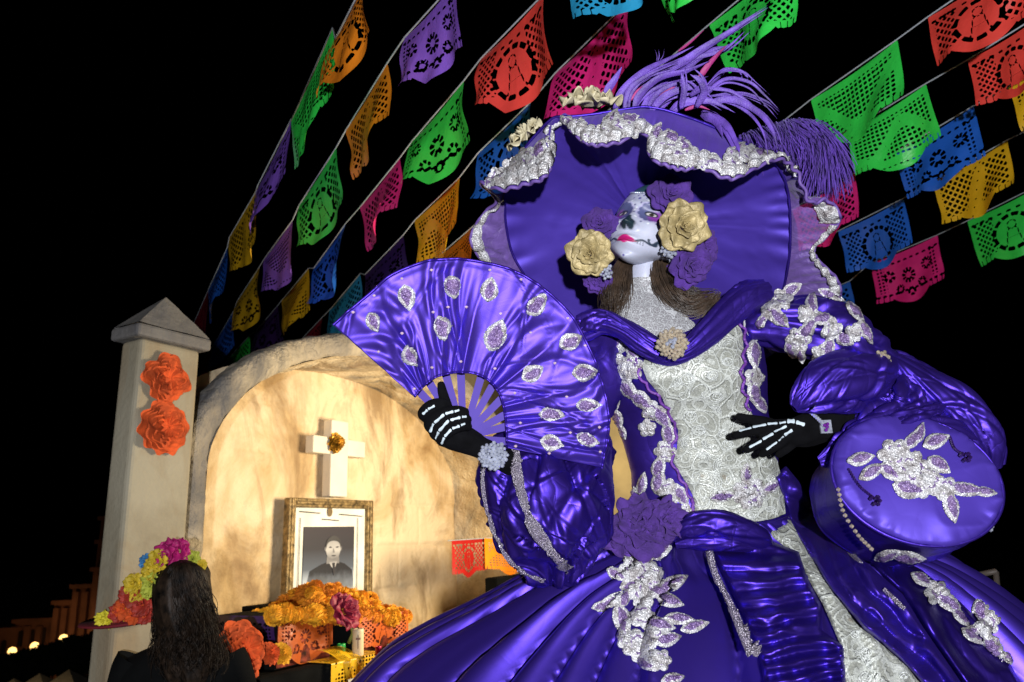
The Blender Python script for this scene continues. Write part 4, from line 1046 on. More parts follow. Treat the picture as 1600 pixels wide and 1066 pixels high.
# dark shrubs in front of the lamps and pale market tents below
def bush(px, py, Y, rx, rz, seed):
    rs = np.random.RandomState(seed); c = at(px, py, Y); n = 1500
    d = nrm(rs.randn(n, 3)) * (rs.rand(n, 1) ** .4); p = c + d * np.array([rx, rx * .7, rz]) * (1 + .25 * fbm(d * 2 + 5 + seed, 3))[:, None]
    u_ = nrm(rs.randn(n, 3)); w_ = nrm(np.cross(u_, rs.randn(n, 3))); s_ = .16
    v = np.stack([p - u_ * s_, p + w_ * s_ * .5, p + u_ * s_, p - w_ * s_ * .5], 1).reshape(-1, 3)
    return v, [(4 * k, 4 * k + 1, 4 * k + 2, 4 * k + 3) for k in range(n)], c
for k, (x, y, rx, rz) in enumerate(((5, 1046, 1.0, .62), (38, 1040, 1.1, .66), (72, 1032, 1.1, .72), (108, 1026, 1.1, .85), (142, 1022, 1.1, .95))):
    e = None; v, f, c = bush(x, y, 36, rx, rz, k + 3)
    e = empty('tree', (c[0], c[1], -9), 'dark tree crown below the street lamps, %s from the left' % ORD[k], 'tree', 'dark trees below the church')
    adopt(e, mk('crown', v, f, plain('leaf_dark', (.03, .035, .015), .8) if k == 0 else M['leaf_dark'], smooth=False))
    b = MB(); b.tube([(c[0], c[1], -9), (c[0] + .1, c[1], (c[2] - 9) / 2), (c[0], c[1], c[2])], [.16, .12, .06], 8); adopt(e, b.build('trunk', M['church_dark']))
plain('tent_cloth', (.55, .46, .34), .7)
for k, (x, y) in enumerate(((62, 1052), (108, 1046), (22, 1060))):
    c = at(x, y, 27)
    e = empty('market_tent', (c[0], c[1], -9), 'pale market tent top low in the far square, %s' % ('middle of three', 'nearest the pillar', 'leftmost')[k], 'tent', 'tents in the far square')
    pts = [c + np.array(q) for q in ((0, 0, 0), (-.55, -.5, -.45), (.55, -.5, -.45), (.55, .5, -.45), (-.55, .5, -.45), (-.55, -.5, -.65), (.55, -.5, -.65), (.55, .5, -.65), (-.55, .5, -.65))]
    adopt(e, mk('canopy', pts, [(0, 1, 2), (0, 2, 3), (0, 3, 4), (0, 4, 1), (1, 5, 6, 2), (2, 6, 7, 3), (3, 7, 8, 4), (4, 8, 5, 1)], M['tent_cloth'], smooth=False))
    for sx in (-.53, .53):
        b = MB(); b.tube([c + np.array((sx, -.48, -.6)), np.array((c[0] + sx, c[1] - .48, -9))], .04, 6); adopt(e, b.build('pole', M['church_dark']))
    lamp('tent_lantern', 'POINT', c + np.array([.1, -1.3, -.3]), 3, (1, .75, .4), .1)
# dim metal stand far right behind the skirt
b = MB(); e = empty('metal_stand', (float(at(1542, 1000, 3.4)[0]), 3.4, 0), 'dim grey metal frame standing behind the skirt at the right edge', 'stand')
q = [at(1518, 900, 3.4), at(1556, 893, 3.4), at(1566, 1000, 3.4), at(1530, 1000, 3.4)]
plain('grey_metal', (.16, .13, .11), .5)
for i_, j_ in ((0, 1), (1, 2), (0, 3)):
    b = MB(); b.tube([q[i_], q[j_]] if i_ == 0 and j_ == 1 else [q[i_], q[j_], np.array([q[j_][0], q[j_][1], 0.0])], .012, 8); adopt(e, b.build('bar', M['grey_metal']))
b = MB(); b.box((q[0] + q[1] + q[2] + q[3]) / 4 + np.array([0, .02, 0]), (.08, .01, .22)); adopt(e, b.build('panel', plain('grey_panel', (.10, .09, .085), .6), smooth=False))
# ------------------------------------------------------------------ the woman in the purple gown
base_ = P(np.array(1110.), np.array(800.), np.array(1.75))
lady = empty('person', (float(base_[0]), float(base_[1]), 0), 'woman with white skull face paint in a purple satin gown, huge hat and skeleton gloves', 'person')
def part(o): adopt(lady, o); return o
def sub(p, *os_):
    for o in os_: o.parent = p
# ---- head
yaw, pit, rol = math.radians(29), math.radians(24), math.radians(8)
hf = math.cos(pit) * (-_F * math.cos(yaw) - CR * math.sin(yaw)) + CU * math.sin(pit)
hu = nrm(CU - hf * np.dot(CU, hf)); hx = np.cross(hf, hu)            # hx: her left... right-handed: x = f x u
hx_ = hx * math.cos(rol) - hu * math.sin(rol) * (1 if np.dot(hx, CR) > 0 else -1)
hu = hu * math.cos(rol) + hx * math.sin(rol) * (1 if np.dot(hx, CR) > 0 else -1); hx = hx_
if np.dot(hx, CR) < 0: hx = -hx                                       # hx points to the viewer's right
HS = 1.15
HC = PL((976, 372, 1.685)) - HS * (.103 * hf - .068 * .97 * hu)
def head_w(l): return HC + HS * (l[..., 0:1] * hx + l[..., 1:2] * hf + .97 * l[..., 2:3] * hu)
nz, na = 230, 260
el = np.linspace(-math.pi / 2 + .02, math.pi / 2 - .02, nz); az = np.linspace(-math.pi, math.pi, na, endpoint=False)
E, A_ = np.meshgrid(el, az, indexing='ij')
x = .075 * np.cos(E) * np.sin(A_); y = .096 * np.cos(E) * np.cos(A_); z = np.where(E > 0, .118, .114) * np.sin(E)
# squarer jaw and forehead
s = np.clip(-z / .114, 0, 1)
x = x * (1 + .10 * np.sin(np.clip(s, 0, 1) * math.pi)) * (1 - .06 * s ** 2)
fr = np.clip(np.cos(A_), 0, 1)
y = y + fr * .022 * sstep(.25, .95, s) + .010 * fr * sstep(0, .4, s)
xx = x
def ga(cx, cz, sx, sz): return np.exp(-((xx - cx) / sx) ** 2 - ((z - cz) / sz) ** 2)
F0 = fr ** .5
nzr = np.clip((.012 - z) / .050, 0, 1)                                 # nose grows downward
y = y + F0 * (.026 * nzr ** 1.2 * np.exp(-(xx / (.0075 + .005 * nzr)) ** 2) * sstep(-.049, -.039, z) * (z < .02))
y = y + F0 * .006 * (ga(.0115, -.037, .006, .006) + ga(-.0115, -.037, .006, .006))
y = y - F0 * .013 * (ga(.030, .002, .017, .013) + ga(-.030, .002, .017, .013)) + F0 * .0085 * (ga(.031, .000, .0125, .0085) + ga(-.031, .000, .0125, .0085))
y = y + F0 * .005 * (ga(.028, .024, .022, .008) + ga(-.028, .024, .022, .008)) + F0 * .007 * (ga(.047, -.024, .018, .018) + ga(-.047, -.024, .018, .018))
y = y + F0 * (.0075 * ga(0, -.0625, .019, .0050) + .0085 * ga(0, -.0745, .017, .0060) - .004 * ga(0, -.0685, .022, .0022) - .004 * ga(0, -.088, .022, .006) + .008 * ga(0, -.104, .020, .012))
zf = z.copy()
z = z + .050 * sstep(-.055, -.105, z) * (1 - np.clip((y + .02) / .105, 0, 1))      # under-jaw rises to the throat
loc = np.stack([x, y, z], -1); z = zf
# ---- face paint, the colour of the make-up itself
X, Z = x, z; front = y > .02
pc_ = np.empty(loc.shape); pc_[:] = (.47, .49, .61)
def paint(mask, col, k=1.0):
    m = np.clip(mask, 0, 1)[..., None] * k * front[..., None]; pc_[:] = pc_ * (1 - m) + np.array(col) * m
def soft(d, w_=.0012): return sstep(w_, -w_, d)
for sg in (-1, 1):
    ex, ez = sg * .031, .004
    r = np.hypot((X - ex), (Z - ez) * 1.12); a = np.arctan2(Z - ez, (X - ex) * sg)
    rim = .0225 + .0028 * np.abs(np.sin(a * 6))
    paint(soft(r - rim - .0035, .002), (.40, .36, .62), .6)
    paint(soft(r - rim), (.055, .070, .19), .9)
    paint(soft(np.hypot((X - ex - sg * .010), Z - ez + .006) - .014, .006), (.24, .04, .34), .9)
    paint(soft(np.hypot((X - ex) , (Z - ez + .001) * 1.7) - .0125, .0015), (.012, .018, .03))
    paint(soft(np.hypot((X - ex), (Z - ez + .002) * 2.2) - .0095, .0010), (.62, .60, .58))
    paint(soft(np.hypot((X - ex - .001), (Z - ez + .002)) - .0046, .0008), (.035, .028, .02))
    for q in range(13):                                                # dotted rim
        t_ = q / 13 * 6.283; paint(soft(np.hypot(X - ex - .0305 * math.cos(t_), Z - ez - .0290 * math.sin(t_)) - .0021, .0008), (.10, .09, .22) if q % 2 else (.75, .78, .85))
    # curled line from the corner of the mouth
    t_ = np.linspace(0, 1, 70)
    lx = sg * (.020 + .046 * t_); lz = -.068 + .016 * t_ + .0085 * np.sin(t_ * 9.0) * t_
    dmin = np.full(X.shape, 9.0)
    for u_, v_ in zip(lx, lz): dmin = np.minimum(dmin, np.hypot(X - u_, Z - v_))
    for cx_, cz_, cr_ in ((.047, -.0575, .0058), (.062, -.052, .0058)):
        dmin = np.minimum(dmin, np.abs(np.hypot(X - sg * cx_, Z - cz_) - cr_) + np.where(Z - cz_ > .003, .003, 0))
    paint(soft(dmin - .0019, .0008), (.02, .035, .06))
    for q in range(3): paint(soft(np.maximum(np.abs(X - sg * (.024 + .0045 * q)) - .0006, np.abs(Z + .068) - .0045), .0008), (.03, .04, .07), .9)
nose = np.minimum(np.hypot(X - .0065, (Z + .037) * .85) - .0085, np.hypot(X + .0065, (Z + .037) * .85) - .0085)
nose = np.minimum(nose, np.maximum(np.abs(X) - .0075 + (Z + .030) * .35, np.abs(Z + .031) - .013))
paint(soft(nose, .001), (.012, .030, .040))
lips = np.hypot(X / .0185, (Z + .0685) / (.0076 + .0012 * np.cos(X * 260))) - 1
paint(soft(lips, .05), (.50, .014, .17)); paint(soft(np.maximum(np.abs(Z + .0685) - .0009, np.abs(X) - .022), .0008), (.20, .004, .04))
for cx_, cz_, cr_ in ((0, .036, .0034), (.006, .045, .0022), (-.006, .045, .0022), (0, .052, .0026), (.014, .038, .0018), (-.014, .038, .0018), (0, -.098, .0022)):
    paint(soft(np.hypot(X - cx_, Z - cz_) - cr_, .0008), (.10, .08, .30))
band = (Z > .052 + .5 * X ** 2 / .075)
pc_[band] = (.025, .085, .095)
pc_[(y < .0) & (z > -.05)] = (.03, .02, .015)
verts = [head_w(loc).reshape(-1, 3)]; cols = [pc_.reshape(-1, 3)]; faces = [gfaces(nz, na, False, True)]
# neck, shoulders and trunk under the gown, same mesh
tr = [(1002, 372, 1.80, 24, .042), (1004, 392, 1.80, 27, .050), (1006, 410, 1.795, 27, .052), (1005, 430, 1.79, 28, .052), (1005, 450, 1.79, 32, .054), (1007, 468, 1.79, 44, .06), (1015, 486, 1.79, 80, .07), (1040, 510, 1.79, 110, .085), (1060, 560, 1.78, 108, .095), (1075, 620, 1.78, 98, .09), (1090, 690, 1.78, 92, .085), (1105, 760, 1.78, 92, .09), (1110, 830, 1.78, 100, .10)]
g = ringloft(tr, 60, 40); faces.append(gfaces(60, 40, False, True, nz * na)); verts.append(g.reshape(-1, 3)); cols.append(np.tile((.47, .49, .61), (60 * 40, 1)))
bodyo = part(mk('body', np.concatenate(verts), np.concatenate(faces), M['skin'], attr={'paint': np.concatenate(cols)}))
# headband beads
b = MB()
for t_ in np.linspace(-1.05, 1.05, 30):
    l = np.array([.0735 * math.sin(t_), .0, .052 + .5 * (.0735 * math.sin(t_)) ** 2 / .075]); rr = math.sqrt(max(0, 1 - (l[2] / .118) ** 2)); l[0] = .075 * rr * math.sin(t_); l[1] = .098 * rr * math.cos(t_)
    c = head_w(l[None])[0]; lathe(b, c - .003 * WZ, [(.0005, 0), (.0032, .0015), (.0032, .004), (.0005, .0055)], 6)
hb = part(b.build('headband', M['crystal']))

# ---- hair
rs = np.random.RandomState(5)
b = MB()
strands(b, PL([(984, 396, 1.78), (974, 420, 1.755), (966, 448, 1.735), (958, 478, 1.72), (954, 506, 1.70)]), 260, [.014, .022, .030, .034, .026], .0011, rs, .25, 5)
lk1 = part(b.build('hair_lock', M['hair']))
b = MB()
strands(b, PL([(1032, 388, 1.78), (1030, 410, 1.755), (1036, 440, 1.735), (1052, 468, 1.72), (1080, 484, 1.71), (1108, 472, 1.71), (1124, 456, 1.715)]), 340, [.012, .022, .030, .036, .036, .028, .008], .0011, rs, .30, 5, m=34)
strands(b, PL([(1034, 395, 1.785), (1040, 425, 1.755), (1060, 450, 1.74), (1090, 462, 1.73), (1118, 458, 1.73)]), 150, [.012, .020, .026, .024, .010], .0011, rs, .25, 5)
lk2 = part(b.build('hair_lock', M['hair']))
# ---- roses at the temples
def face_ax(x_, y_): return nrm(-_F + CR * x_ + CU * y_)
for nm, x_, y_, d_, r_, ax, mm, sd, pt in (
    ('gold_rose', 1067, 355, 1.660, .056, (.15, -.05), 'rose_gold', 3, 30), ('gold_rose', 922, 397, 1.685, .050, (-.25, -.15), 'rose_gold', 8, 30),
    ('purple_rose', 1047, 305, 1.70, .048, (.05, .25), 'rose_purple', 12, 26), ('purple_rose', 1078, 415, 1.70, .050, (.3, -.3), 'rose_purple', 17, 26),
    ('purple_rose', 1098, 385, 1.735, .042, (.5, -.1), 'rose_purple', 19, 24), ('purple_rose', 938, 350, 1.735, .040, (-.3, .3), 'rose_purple', 23, 24), ('purple_rose', 936, 437, 1.735, .034, (-.3, -.4), 'rose_purple', 29, 24), ('purple_rose', 1062, 428, 1.74, .034, (.0, -.5), 'rose_purple', 31, 22)):
    part(rose(nm, PL((x_, y_, d_)), face_ax(*ax), r_, M[mm], None, sd, pt, 1.02, .09, .75))
# ---- crystal earrings
def cluster(name, x_, y_, d_, r_, n, mat, sq=1.0, seed=1):
    rs_ = np.random.RandomState(seed); b = MB(); c = PL((x_, y_, d_))
    for k in range(n):
        q = math.sqrt((k + .5) / n); a = k * 2.39996
        p = c + CR * r_ * q * math.cos(a) + CU * r_ * sq * q * math.sin(a) - _F * r_ * .35 * math.sqrt(max(0, 1 - q * q))
        s_ = r_ * .62 / math.sqrt(n) * 1.95 * rs_.uniform(.8, 1.15)
        # faceted stone
        n6 = 6; th_ = np.linspace(0, 2 * np.pi, n6, endpoint=False) + rs_.rand()
        rings = [[p + s_ * (rr * math.cos(t) * CR + rr * math.sin(t) * CU) - _F * s_ * h for t in th_] for rr, h in ((.95, 0), (1.0, .25), (.55, .75))]
        f = [tuple(q_) for q_ in gfaces(3, n6, False, True)] + [tuple(range(2 * n6, 3 * n6))]
        b.add(np.array(rings).reshape(-1, 3), f)
    return b.build(name, mat, smooth=False)
part(cluster('earring', 1046, 388, 1.665, .020, 26, M['crystal'], 1.1, 3)); part(cluster('earring', 946, 424, 1.69, .016, 20, M['crystal'], 1.2, 4))

# ---- hat
RUF = [((818, 428, 1.93), (760, 418, 1.90)), ((800, 395, 1.90), (736, 378, 1.84)), ((791, 355, 1.86), (748, 344, 1.84)), ((789, 325, 1.83), (774, 312, 1.79)), ((790, 298, 1.80), (751, 287, 1.72)), ((800, 262, 1.76), (784, 297, 1.64)), ((820, 232, 1.72), (822, 288, 1.60)), ((842, 206, 1.69), (853, 275, 1.57)), ((857, 191, 1.67), (860, 246, 1.62)), ((868, 184, 1.66), (858, 212, 1.66)), ((886, 183, 1.65), (876, 188, 1.67)), ((905, 182, 1.65), (893, 204, 1.62)), ((930, 179, 1.645), (911, 221, 1.58)), ((955, 175, 1.64), (936, 228, 1.56)), ((980, 171, 1.64), (970, 222, 1.56)), ((1005, 168, 1.64), (997, 207, 1.59)), ((1024, 170, 1.64), (1013, 217, 1.62)), ((1042, 174, 1.64), (1019, 248, 1.58)), ((1062, 180, 1.64), (1042, 259, 1.55)), ((1085, 188, 1.645), (1068, 265, 1.54)), ((1110, 198, 1.65), (1097, 262, 1.56)), ((1135, 210, 1.66), (1131, 278, 1.55)), ((1160, 223, 1.67), (1152, 278, 1.56)), ((1185, 238, 1.69), (1177, 265, 1.59)), ((1208, 254, 1.71), (1215, 250, 1.64)), ((1223, 276, 1.73), (1243, 266, 1.68)), ((1230, 300, 1.76), (1266, 314, 1.70)), ((1233, 325, 1.78), (1293, 313, 1.72)), ((1234, 347, 1.80), (1313, 337, 1.74)), ((1234, 370, 1.82), (1301, 360, 1.78)), ((1233, 395, 1.845), (1272, 388, 1.82)), ((1230, 420, 1.87), (1278, 406, 1.83)), ((1225, 445, 1.90), (1306, 434, 1.84)), ((1217, 470, 1.93), (1313, 460, 1.87)), ((1203, 495, 1.96), (1296, 486, 1.91)), ((1150, 530, 2.03), (1190, 560, 2.02)), ((1080, 548, 2.07), (1085, 590, 2.08)), ((1000, 552, 2.09), (1000, 592, 2.10)), ((920, 530, 2.06), (900, 566, 2.07)), ((855, 485, 2.0), (812, 500, 2.0))]
hat = empty('hat', (0, 0, 0)); hat.parent = lady; hat.matrix_parent_inverse = Matrix.Translation(-lady.location)
crest = PL([q[0] for q in RUF]); edge = PL([q[1] for q in RUF]); nR = 420
cl_ = cr1(crest, nR, True); ed_ = cr1(edge, nR, True)
# underside: satin drawn in radial gathers to the head
ctr_ = PL((1005, 352, 1.90))
rows = []
th_ = np.arange(nR) / nR * 2 * np.pi
for t_ in np.linspace(0, 1, 60):
    inn = ctr_ + (cl_ - ctr_) * .10
    p = inn * (1 - t_) + cl_ * t_
    rows.append(p)
g = np.array(rows); nn = gnorm(g, False, True); T_ = np.linspace(0, 1, 60)[:, None]
sgn = np.sign(np.mean(np.sum(nn * (-_F), -1))); nn = nn * sgn
pl = fbm(np.stack([np.cos(th_) * 5 + 20, np.sin(th_) * 5 + 20, th_ * 0 + 2], -1), 3)[None]
pl2 = np.sin(th_ * 31 + 5 * np.sin(th_ * 3))[None]
bow = -.015 * np.sin(T_ * math.pi) * np.ones_like(pl)
gath = (.0022 * pl * (1 - .4 * T_) + .0032 * pl2 * np.exp(-((T_ - 1) / .12) ** 2) + .005 * fbm(np.stack([np.cos(th_)[None] * T_ * 4 + 31, np.sin(th_)[None] * T_ * 4 + 31, T_ * 0 + 9 + th_[None] * 0], -1), 3))
g = g + nn * (bow + gath)[..., None]
under = gmk('brim_lining', g, M['satin_smooth'], wv=True); under.parent = hat
# piping along the rim
b = MB(); b.tube(np.concatenate([cl_, cl_[:1]]) - _F * .004, .0035, 6, cap=False); o = b.build('piping', M['satin']); o.parent = hat
# upper side of the brim and crown behind
rows = [cl_ + _F * .004 + CU * .002]
for t_, h in ((.72, .06), (.5, .10), (.42, .16), (.36, .21), (.2, .23), (.02, .235)):
    rows.append(ctr_ + (cl_ - ctr_) * t_ + (_F * .6 + CU * .8) * h)
g = surf(np.array(rows), 40, nR, False, True); o = gmk('crown', g, M['satin_smooth'], wv=True); o.parent = hat
# ruffle: crest to edge, front hanging over the brim
nT = 26; T_ = np.linspace(0, 1, nT)[:, None, None]
mid = (cl_ + ed_) / 2 + (nrm(-_F * .6 + CU * .5) * .022)
g = (1 - T_) ** 2 * cl_ + 2 * T_ * (1 - T_) * mid + T_ ** 2 * ed_
th2 = np.arange(nR) / nR
g = g + gnorm(g, False, True) * ((.004 * np.sin(th2 * 2 * np.pi * 64 + 3 * np.sin(th2 * 40)) * np.linspace(0, 1, nT)[:, None]) + .004 * fbm(g * 16, 3))[..., None]
lo, hi = 0.105 * nR, .64 * nR
def segment(i0, i1, nm, mat):
    idx = np.arange(int(i0), int(i1)) % nR; o = gmk(nm, g[:, idx], mat); o.parent = hat; return o
N40 = nR / 40.0
ruf_front = segment(4.2 * N40, 25.6 * N40, 'ruffle', M['satin_deep'])
ruf_r = segment(25.4 * N40, 36.2 * N40, 'sheer_ruffle', M['organza']); ruf_l = segment(35.8 * N40, 44.4 * N40, 'sheer_ruffle', M['organza'])
plain('ruffle_cloth', (.062, .028, .27), .62, 0, .3, 60, .2, 10, sheen=.3, sheenc=(.5, .4, 1))
ruf_front.data.materials[0] = M['ruffle_cloth']
# purple rolled hem
b = MB(); b.tube(np.concatenate([g[-1], g[-1][:1]]), .0042, 6, cap=False); o = b.build('hem', plain('hem_violet', (.15, .085, .34), .5)); o.parent = hat
# beaded lace along the hem: lumps of blossoms following the ruffle
def lace_band(i0, i1, lo_w, hi_w, seed, nm='lace_edging'):
    """strip of beaded lace on the ruffle between hem and a scalloped inner line"""
    idx = np.arange(int(i0), int(i1)) % nR; n = len(idx)
    s_ = np.arange(n) / 5.5
    sc_w = lo_w + (hi_w - lo_w) * np.clip(.5 + .9 * fbm(np.stack([s_ * .16 + seed, s_ * 0 + 4, s_ * 0 + 8], -1), 2), 0, 1) ** 1.2 + .030 * np.abs(np.sin(s_ * 1.3)) + .020 * np.abs(np.sin(s_ * 3.1 + 1))
    rows, cs_ = [], []
    m = 16
    for k, t_ in enumerate(np.linspace(0, 1, m)):
        tt = 1 - .01 - sc_w * t_; fi = np.clip(tt, 0, 1) * (nT - 1); i_ = np.floor(fi).astype(int).clip(0, nT - 2); f_ = (fi - i_)[:, None]
        p = g[i_, idx] * (1 - f_) + g[i_ + 1, idx] * f_
        rows.append(p); cs_.append(.18 + .45 * math.sin(t_ * math.pi) * (.5 + .5 * np.sin(s_ * 1.3)))
    gg = np.array(rows); n3 = gnorm(gg); v = nrm(CAM - gg); n3 = n3 * np.sign(np.sum(n3 * v, -1, keepdims=True))
    h = .005 + .006 * np.abs(vnoise(gg * 120)) + .005 * np.sin(np.linspace(0, 1, m) * math.pi)[:, None]
    o = gmk(nm, gg + n3 * h[..., None], M['beaded'], attr={'c': np.array(cs_)}); o.parent = hat
lace_band(4.4 * N40, 25.4 * N40, .12, .30, 3)
lace_band(27.0 * N40, 28.6 * N40, .25, .45, 6); lace_band(28.6 * N40, 35.0 * N40, .10, .20, 8); lace_band(40.2 * N40, 44.2 * N40, .12, .28, 11)
# cream roses on the crown edge
for x_, y_, d_, r_, ax, sd in ((924, 168, 1.66, .060, (0, 1.6), 2), (824, 216, 1.72, .045, (-.9, 1.0), 6)):
    o = rose('cream_rose', PL((x_, y_ - 2, d_)), nrm(-_F * .35 + CR * ax[0] + CU * ax[1]), r_, M['rose_cream'], None, sd, 20, .92, .22, .8); o.parent = hat
# goose-biot sprays: flat tapering ribbons
rs = np.random.RandomState(9)
def biot(pts, w_, mat='biot'):
    q = cr1(PL(pts), 26); t_ = np.linspace(0, 1, 26); tan = nrm(np.gradient(q, axis=0)); sd = nrm(np.cross(tan, nrm(q - CAM)) + .15 * rs.randn(3))
    ww = w_ * np.clip(np.minimum((t_ + .15) * 3, 1) * (1 - t_ ** 2.2) + .02, 0, 1)
    cr = np.cross(sd, tan)
    gg = np.stack([q - sd * ww[:, None] * .5, q + cr * ww[:, None] * .18, q + sd * ww[:, None] * .5], 1)
    o = gmk('feather', gg, M[mat], thick=.0015); o.parent = hat
BI = [
 ([(1010, 170, 1.66), (1040, 120, 1.66), (1085, 85, 1.66), (1140, 50, 1.64), (1200, 12, 1.62)], .030), ([(1000, 172, 1.66), (1030, 130, 1.66), (1075, 95, 1.67), (1130, 78, 1.66), (1165, 48, 1.66)], .020),
 ([(975, 172, 1.65), (985, 140, 1.64), (1015, 118, 1.63), (1060, 100, 1.63)], .026), ([(990, 172, 1.64), (1000, 148, 1.63), (1030, 122, 1.62), (1075, 110, 1.62), (1110, 95, 1.62)], .024),
 ([(1065, 170, 1.60), (1068, 140, 1.58), (1064, 112, 1.57)], .020), ([(1078, 150, 1.60), (1096, 135, 1.58), (1090, 122, 1.58), (1080, 118, 1.58)], .020), ([(1088, 168, 1.60), (1100, 145, 1.58), (1094, 128, 1.57), (1078, 116, 1.57)], .022),
 ([(1095, 165, 1.66), (1140, 155, 1.64), (1180, 172, 1.62), (1205, 200, 1.60), (1216, 236, 1.59)], .022), ([(1090, 160, 1.68), (1130, 125, 1.68), (1170, 128, 1.68), (1196, 150, 1.68), (1218, 172, 1.68)], .012),
 ([(1095, 150, 1.69), (1130, 112, 1.70), (1155, 110, 1.70), (1168, 122, 1.70), (1160, 132, 1.70)], .010), ([(1100, 138, 1.68), (1140, 142, 1.68), (1170, 160, 1.68), (1180, 170, 1.68)], .012), ([(1110, 150, 1.69), (1160, 146, 1.69), (1200, 160, 1.69), (1218, 175, 1.69)], .010),
 ([(1110, 180, 1.66), (1135, 200, 1.63), (1148, 228, 1.60), (1150, 240, 1.59)], .034), ([(1095, 178, 1.66), (1118, 190, 1.64), (1130, 215, 1.61)], .028), ([(1030, 172, 1.66), (1060, 140, 1.64), (1090, 140, 1.63), (1110, 160, 1.62)], .026),
 ([(960, 170, 1.66), (972, 142, 1.65), (1005, 112, 1.65), (1045, 92, 1.66), (1085, 72, 1.66)], .022), ([(1015, 175, 1.64), (1040, 150, 1.62), (1075, 138, 1.61), (1110, 140, 1.61)], .024), ([(1045, 178, 1.64), (1070, 160, 1.62), (1110, 158, 1.61), (1140, 172, 1.61)], .028),
 ([(1040, 165, 1.67), (1075, 105, 1.67), (1110, 80, 1.67), (1135, 72, 1.67)], .026), ([(1025, 168, 1.67), (1058, 112, 1.67), (1090, 92, 1.67)], .026), ([(1028, 95, 1.68), (1030, 88, 1.68), (1029, 78, 1.68)], .004)]
for p_, w_ in BI:
    biot(p_, w_ * .72)
    for q_ in range(2):
        j_ = rs.randn(3) * np.array([7, 5, .012]); biot([(x_ + j_[0] * (.4 + i_ * .35), y_ + j_[1] * (.4 + i_ * .35), d_ + .012 + j_[2]) for i_, (x_, y_, d_) in enumerate(p_)], w_ * rs.uniform(.25, .5))
for p_, w_ in (([(1090, 125, 1.66), (1112, 95, 1.65), (1140, 68, 1.65)], .012), ([(945, 146, 1.65), (960, 125, 1.64), (972, 104, 1.64)], .018)): biot(p_, w_, 'biot')
for p_, w_ in (([(1060, 80, 1.69), (1080, 65, 1.69), (1102, 45, 1.69)], .006), ([(980, 160, 1.66), (1000, 140, 1.65), (1020, 128, 1.65)], .010), ([(1030, 150, 1.65), (1048, 140, 1.64), (1062, 135, 1.64)], .010), ([(1092, 122, 1.64), (1110, 98, 1.63), (1136, 70, 1.63)], .014), ([(1070, 172, 1.63), (1090, 166, 1.62), (1110, 172, 1.62)], .008), ([(1076, 150, 1.62), (1088, 142, 1.61), (1084, 132, 1.61)], .008)): biot(p_, w_, 'biot_red')
# curled ostrich plume at the right: many fine barbs
b = MB(); spine = cr1(PL([(1160, 215, 1.76), (1195, 205, 1.75), (1230, 196, 1.74), (1262, 198, 1.73), (1282, 215, 1.73), (1286, 245, 1.74)]), 60)
tan = nrm(np.gradient(spine, axis=0))
for k in range(3200):
    i = int(rs.rand() * 59); p0_ = spine[i]; sd = -CU * rs.uniform(.3, 1.0) + CR * rs.uniform(-.35, .45) - _F * rs.uniform(-.5, .7)
    sd = nrm(sd); L_ = rs.uniform(.035, .10); tip = p0_ + sd * L_ + tan[i] * .02; m1 = p0_ + (CU * .018 - _F * .012) + sd * L_ * .4
    q = cr1([p0_, m1, tip, tip - CU * .012], 7); s2_ = nrm(np.cross(sd, _F) + .3 * rs.randn(3)) * .0011
    ww = np.array([.6, 1, 1, .9, .7, .4, .1])[:, None]
    b.grid(np.stack([q - s2_ * ww, q + s2_ * ww], 1))
o = b.build('plume', M['plume']); o.parent = hat
# ------------------------------------------------------------------ satin, applique and glove tools
def ridge(p, sharp=1.6): return (1 - np.abs(vnoise(p))) ** sharp * 2 - 1
def wrinkle(g, freq, amp, wv=True, seed=0.0, warp=.6):
    """soft satin folds pushed along the normals; freq = folds per metre on x, y, z"""
    p = g * np.asarray(freq) + 40 + seed
    p = p + warp * np.stack([vnoise(p * .5 + 3), vnoise(p * .5 + 9), vnoise(p * .5 + 17)], -1)
    h = .65 * ridge(p) + .35 * vnoise(p * 2.1 + 5)
    return g + gnorm(g, False, wv) * (amp * h)[..., None]
def cusp(x): return np.abs(np.sin(x)) ** .62
def creases(u, v, n, seed, wid=(.012, .03), length=(.2, .6), slope=1.0, vdir=0.0):
    """pulled-cloth creases: narrow valleys with a raised lip, scattered over a unit patch"""
    rs = np.random.RandomState(seed); u, v = np.broadcast_arrays(u, v); h = np.zeros(u.shape)
    for k in range(n):
        u0, v0 = rs.rand(), rs.rand(); a = vdir + slope * rs.uniform(-1, 1); L = rs.uniform(*length); w_ = rs.uniform(*wid); c = rs.uniform(-1.2, 1.2)
        x = (u - u0) * math.cos(a) + (v - v0) * math.sin(a); y = -(u - u0) * math.sin(a) + (v - v0) * math.cos(a)
        y = y - c * x * x; env = np.exp(-(x / L) ** 4) * rs.uniform(.4, 1.0); w_ = w_ * (.6 + .8 * np.clip(.5 + x / L * .5, 0, 1))
        h += env * (-.9 * np.exp(-(y / w_) ** 2) + .75 * np.exp(-((y - 2.1 * w_) / (1.3 * w_)) ** 2))
    return h
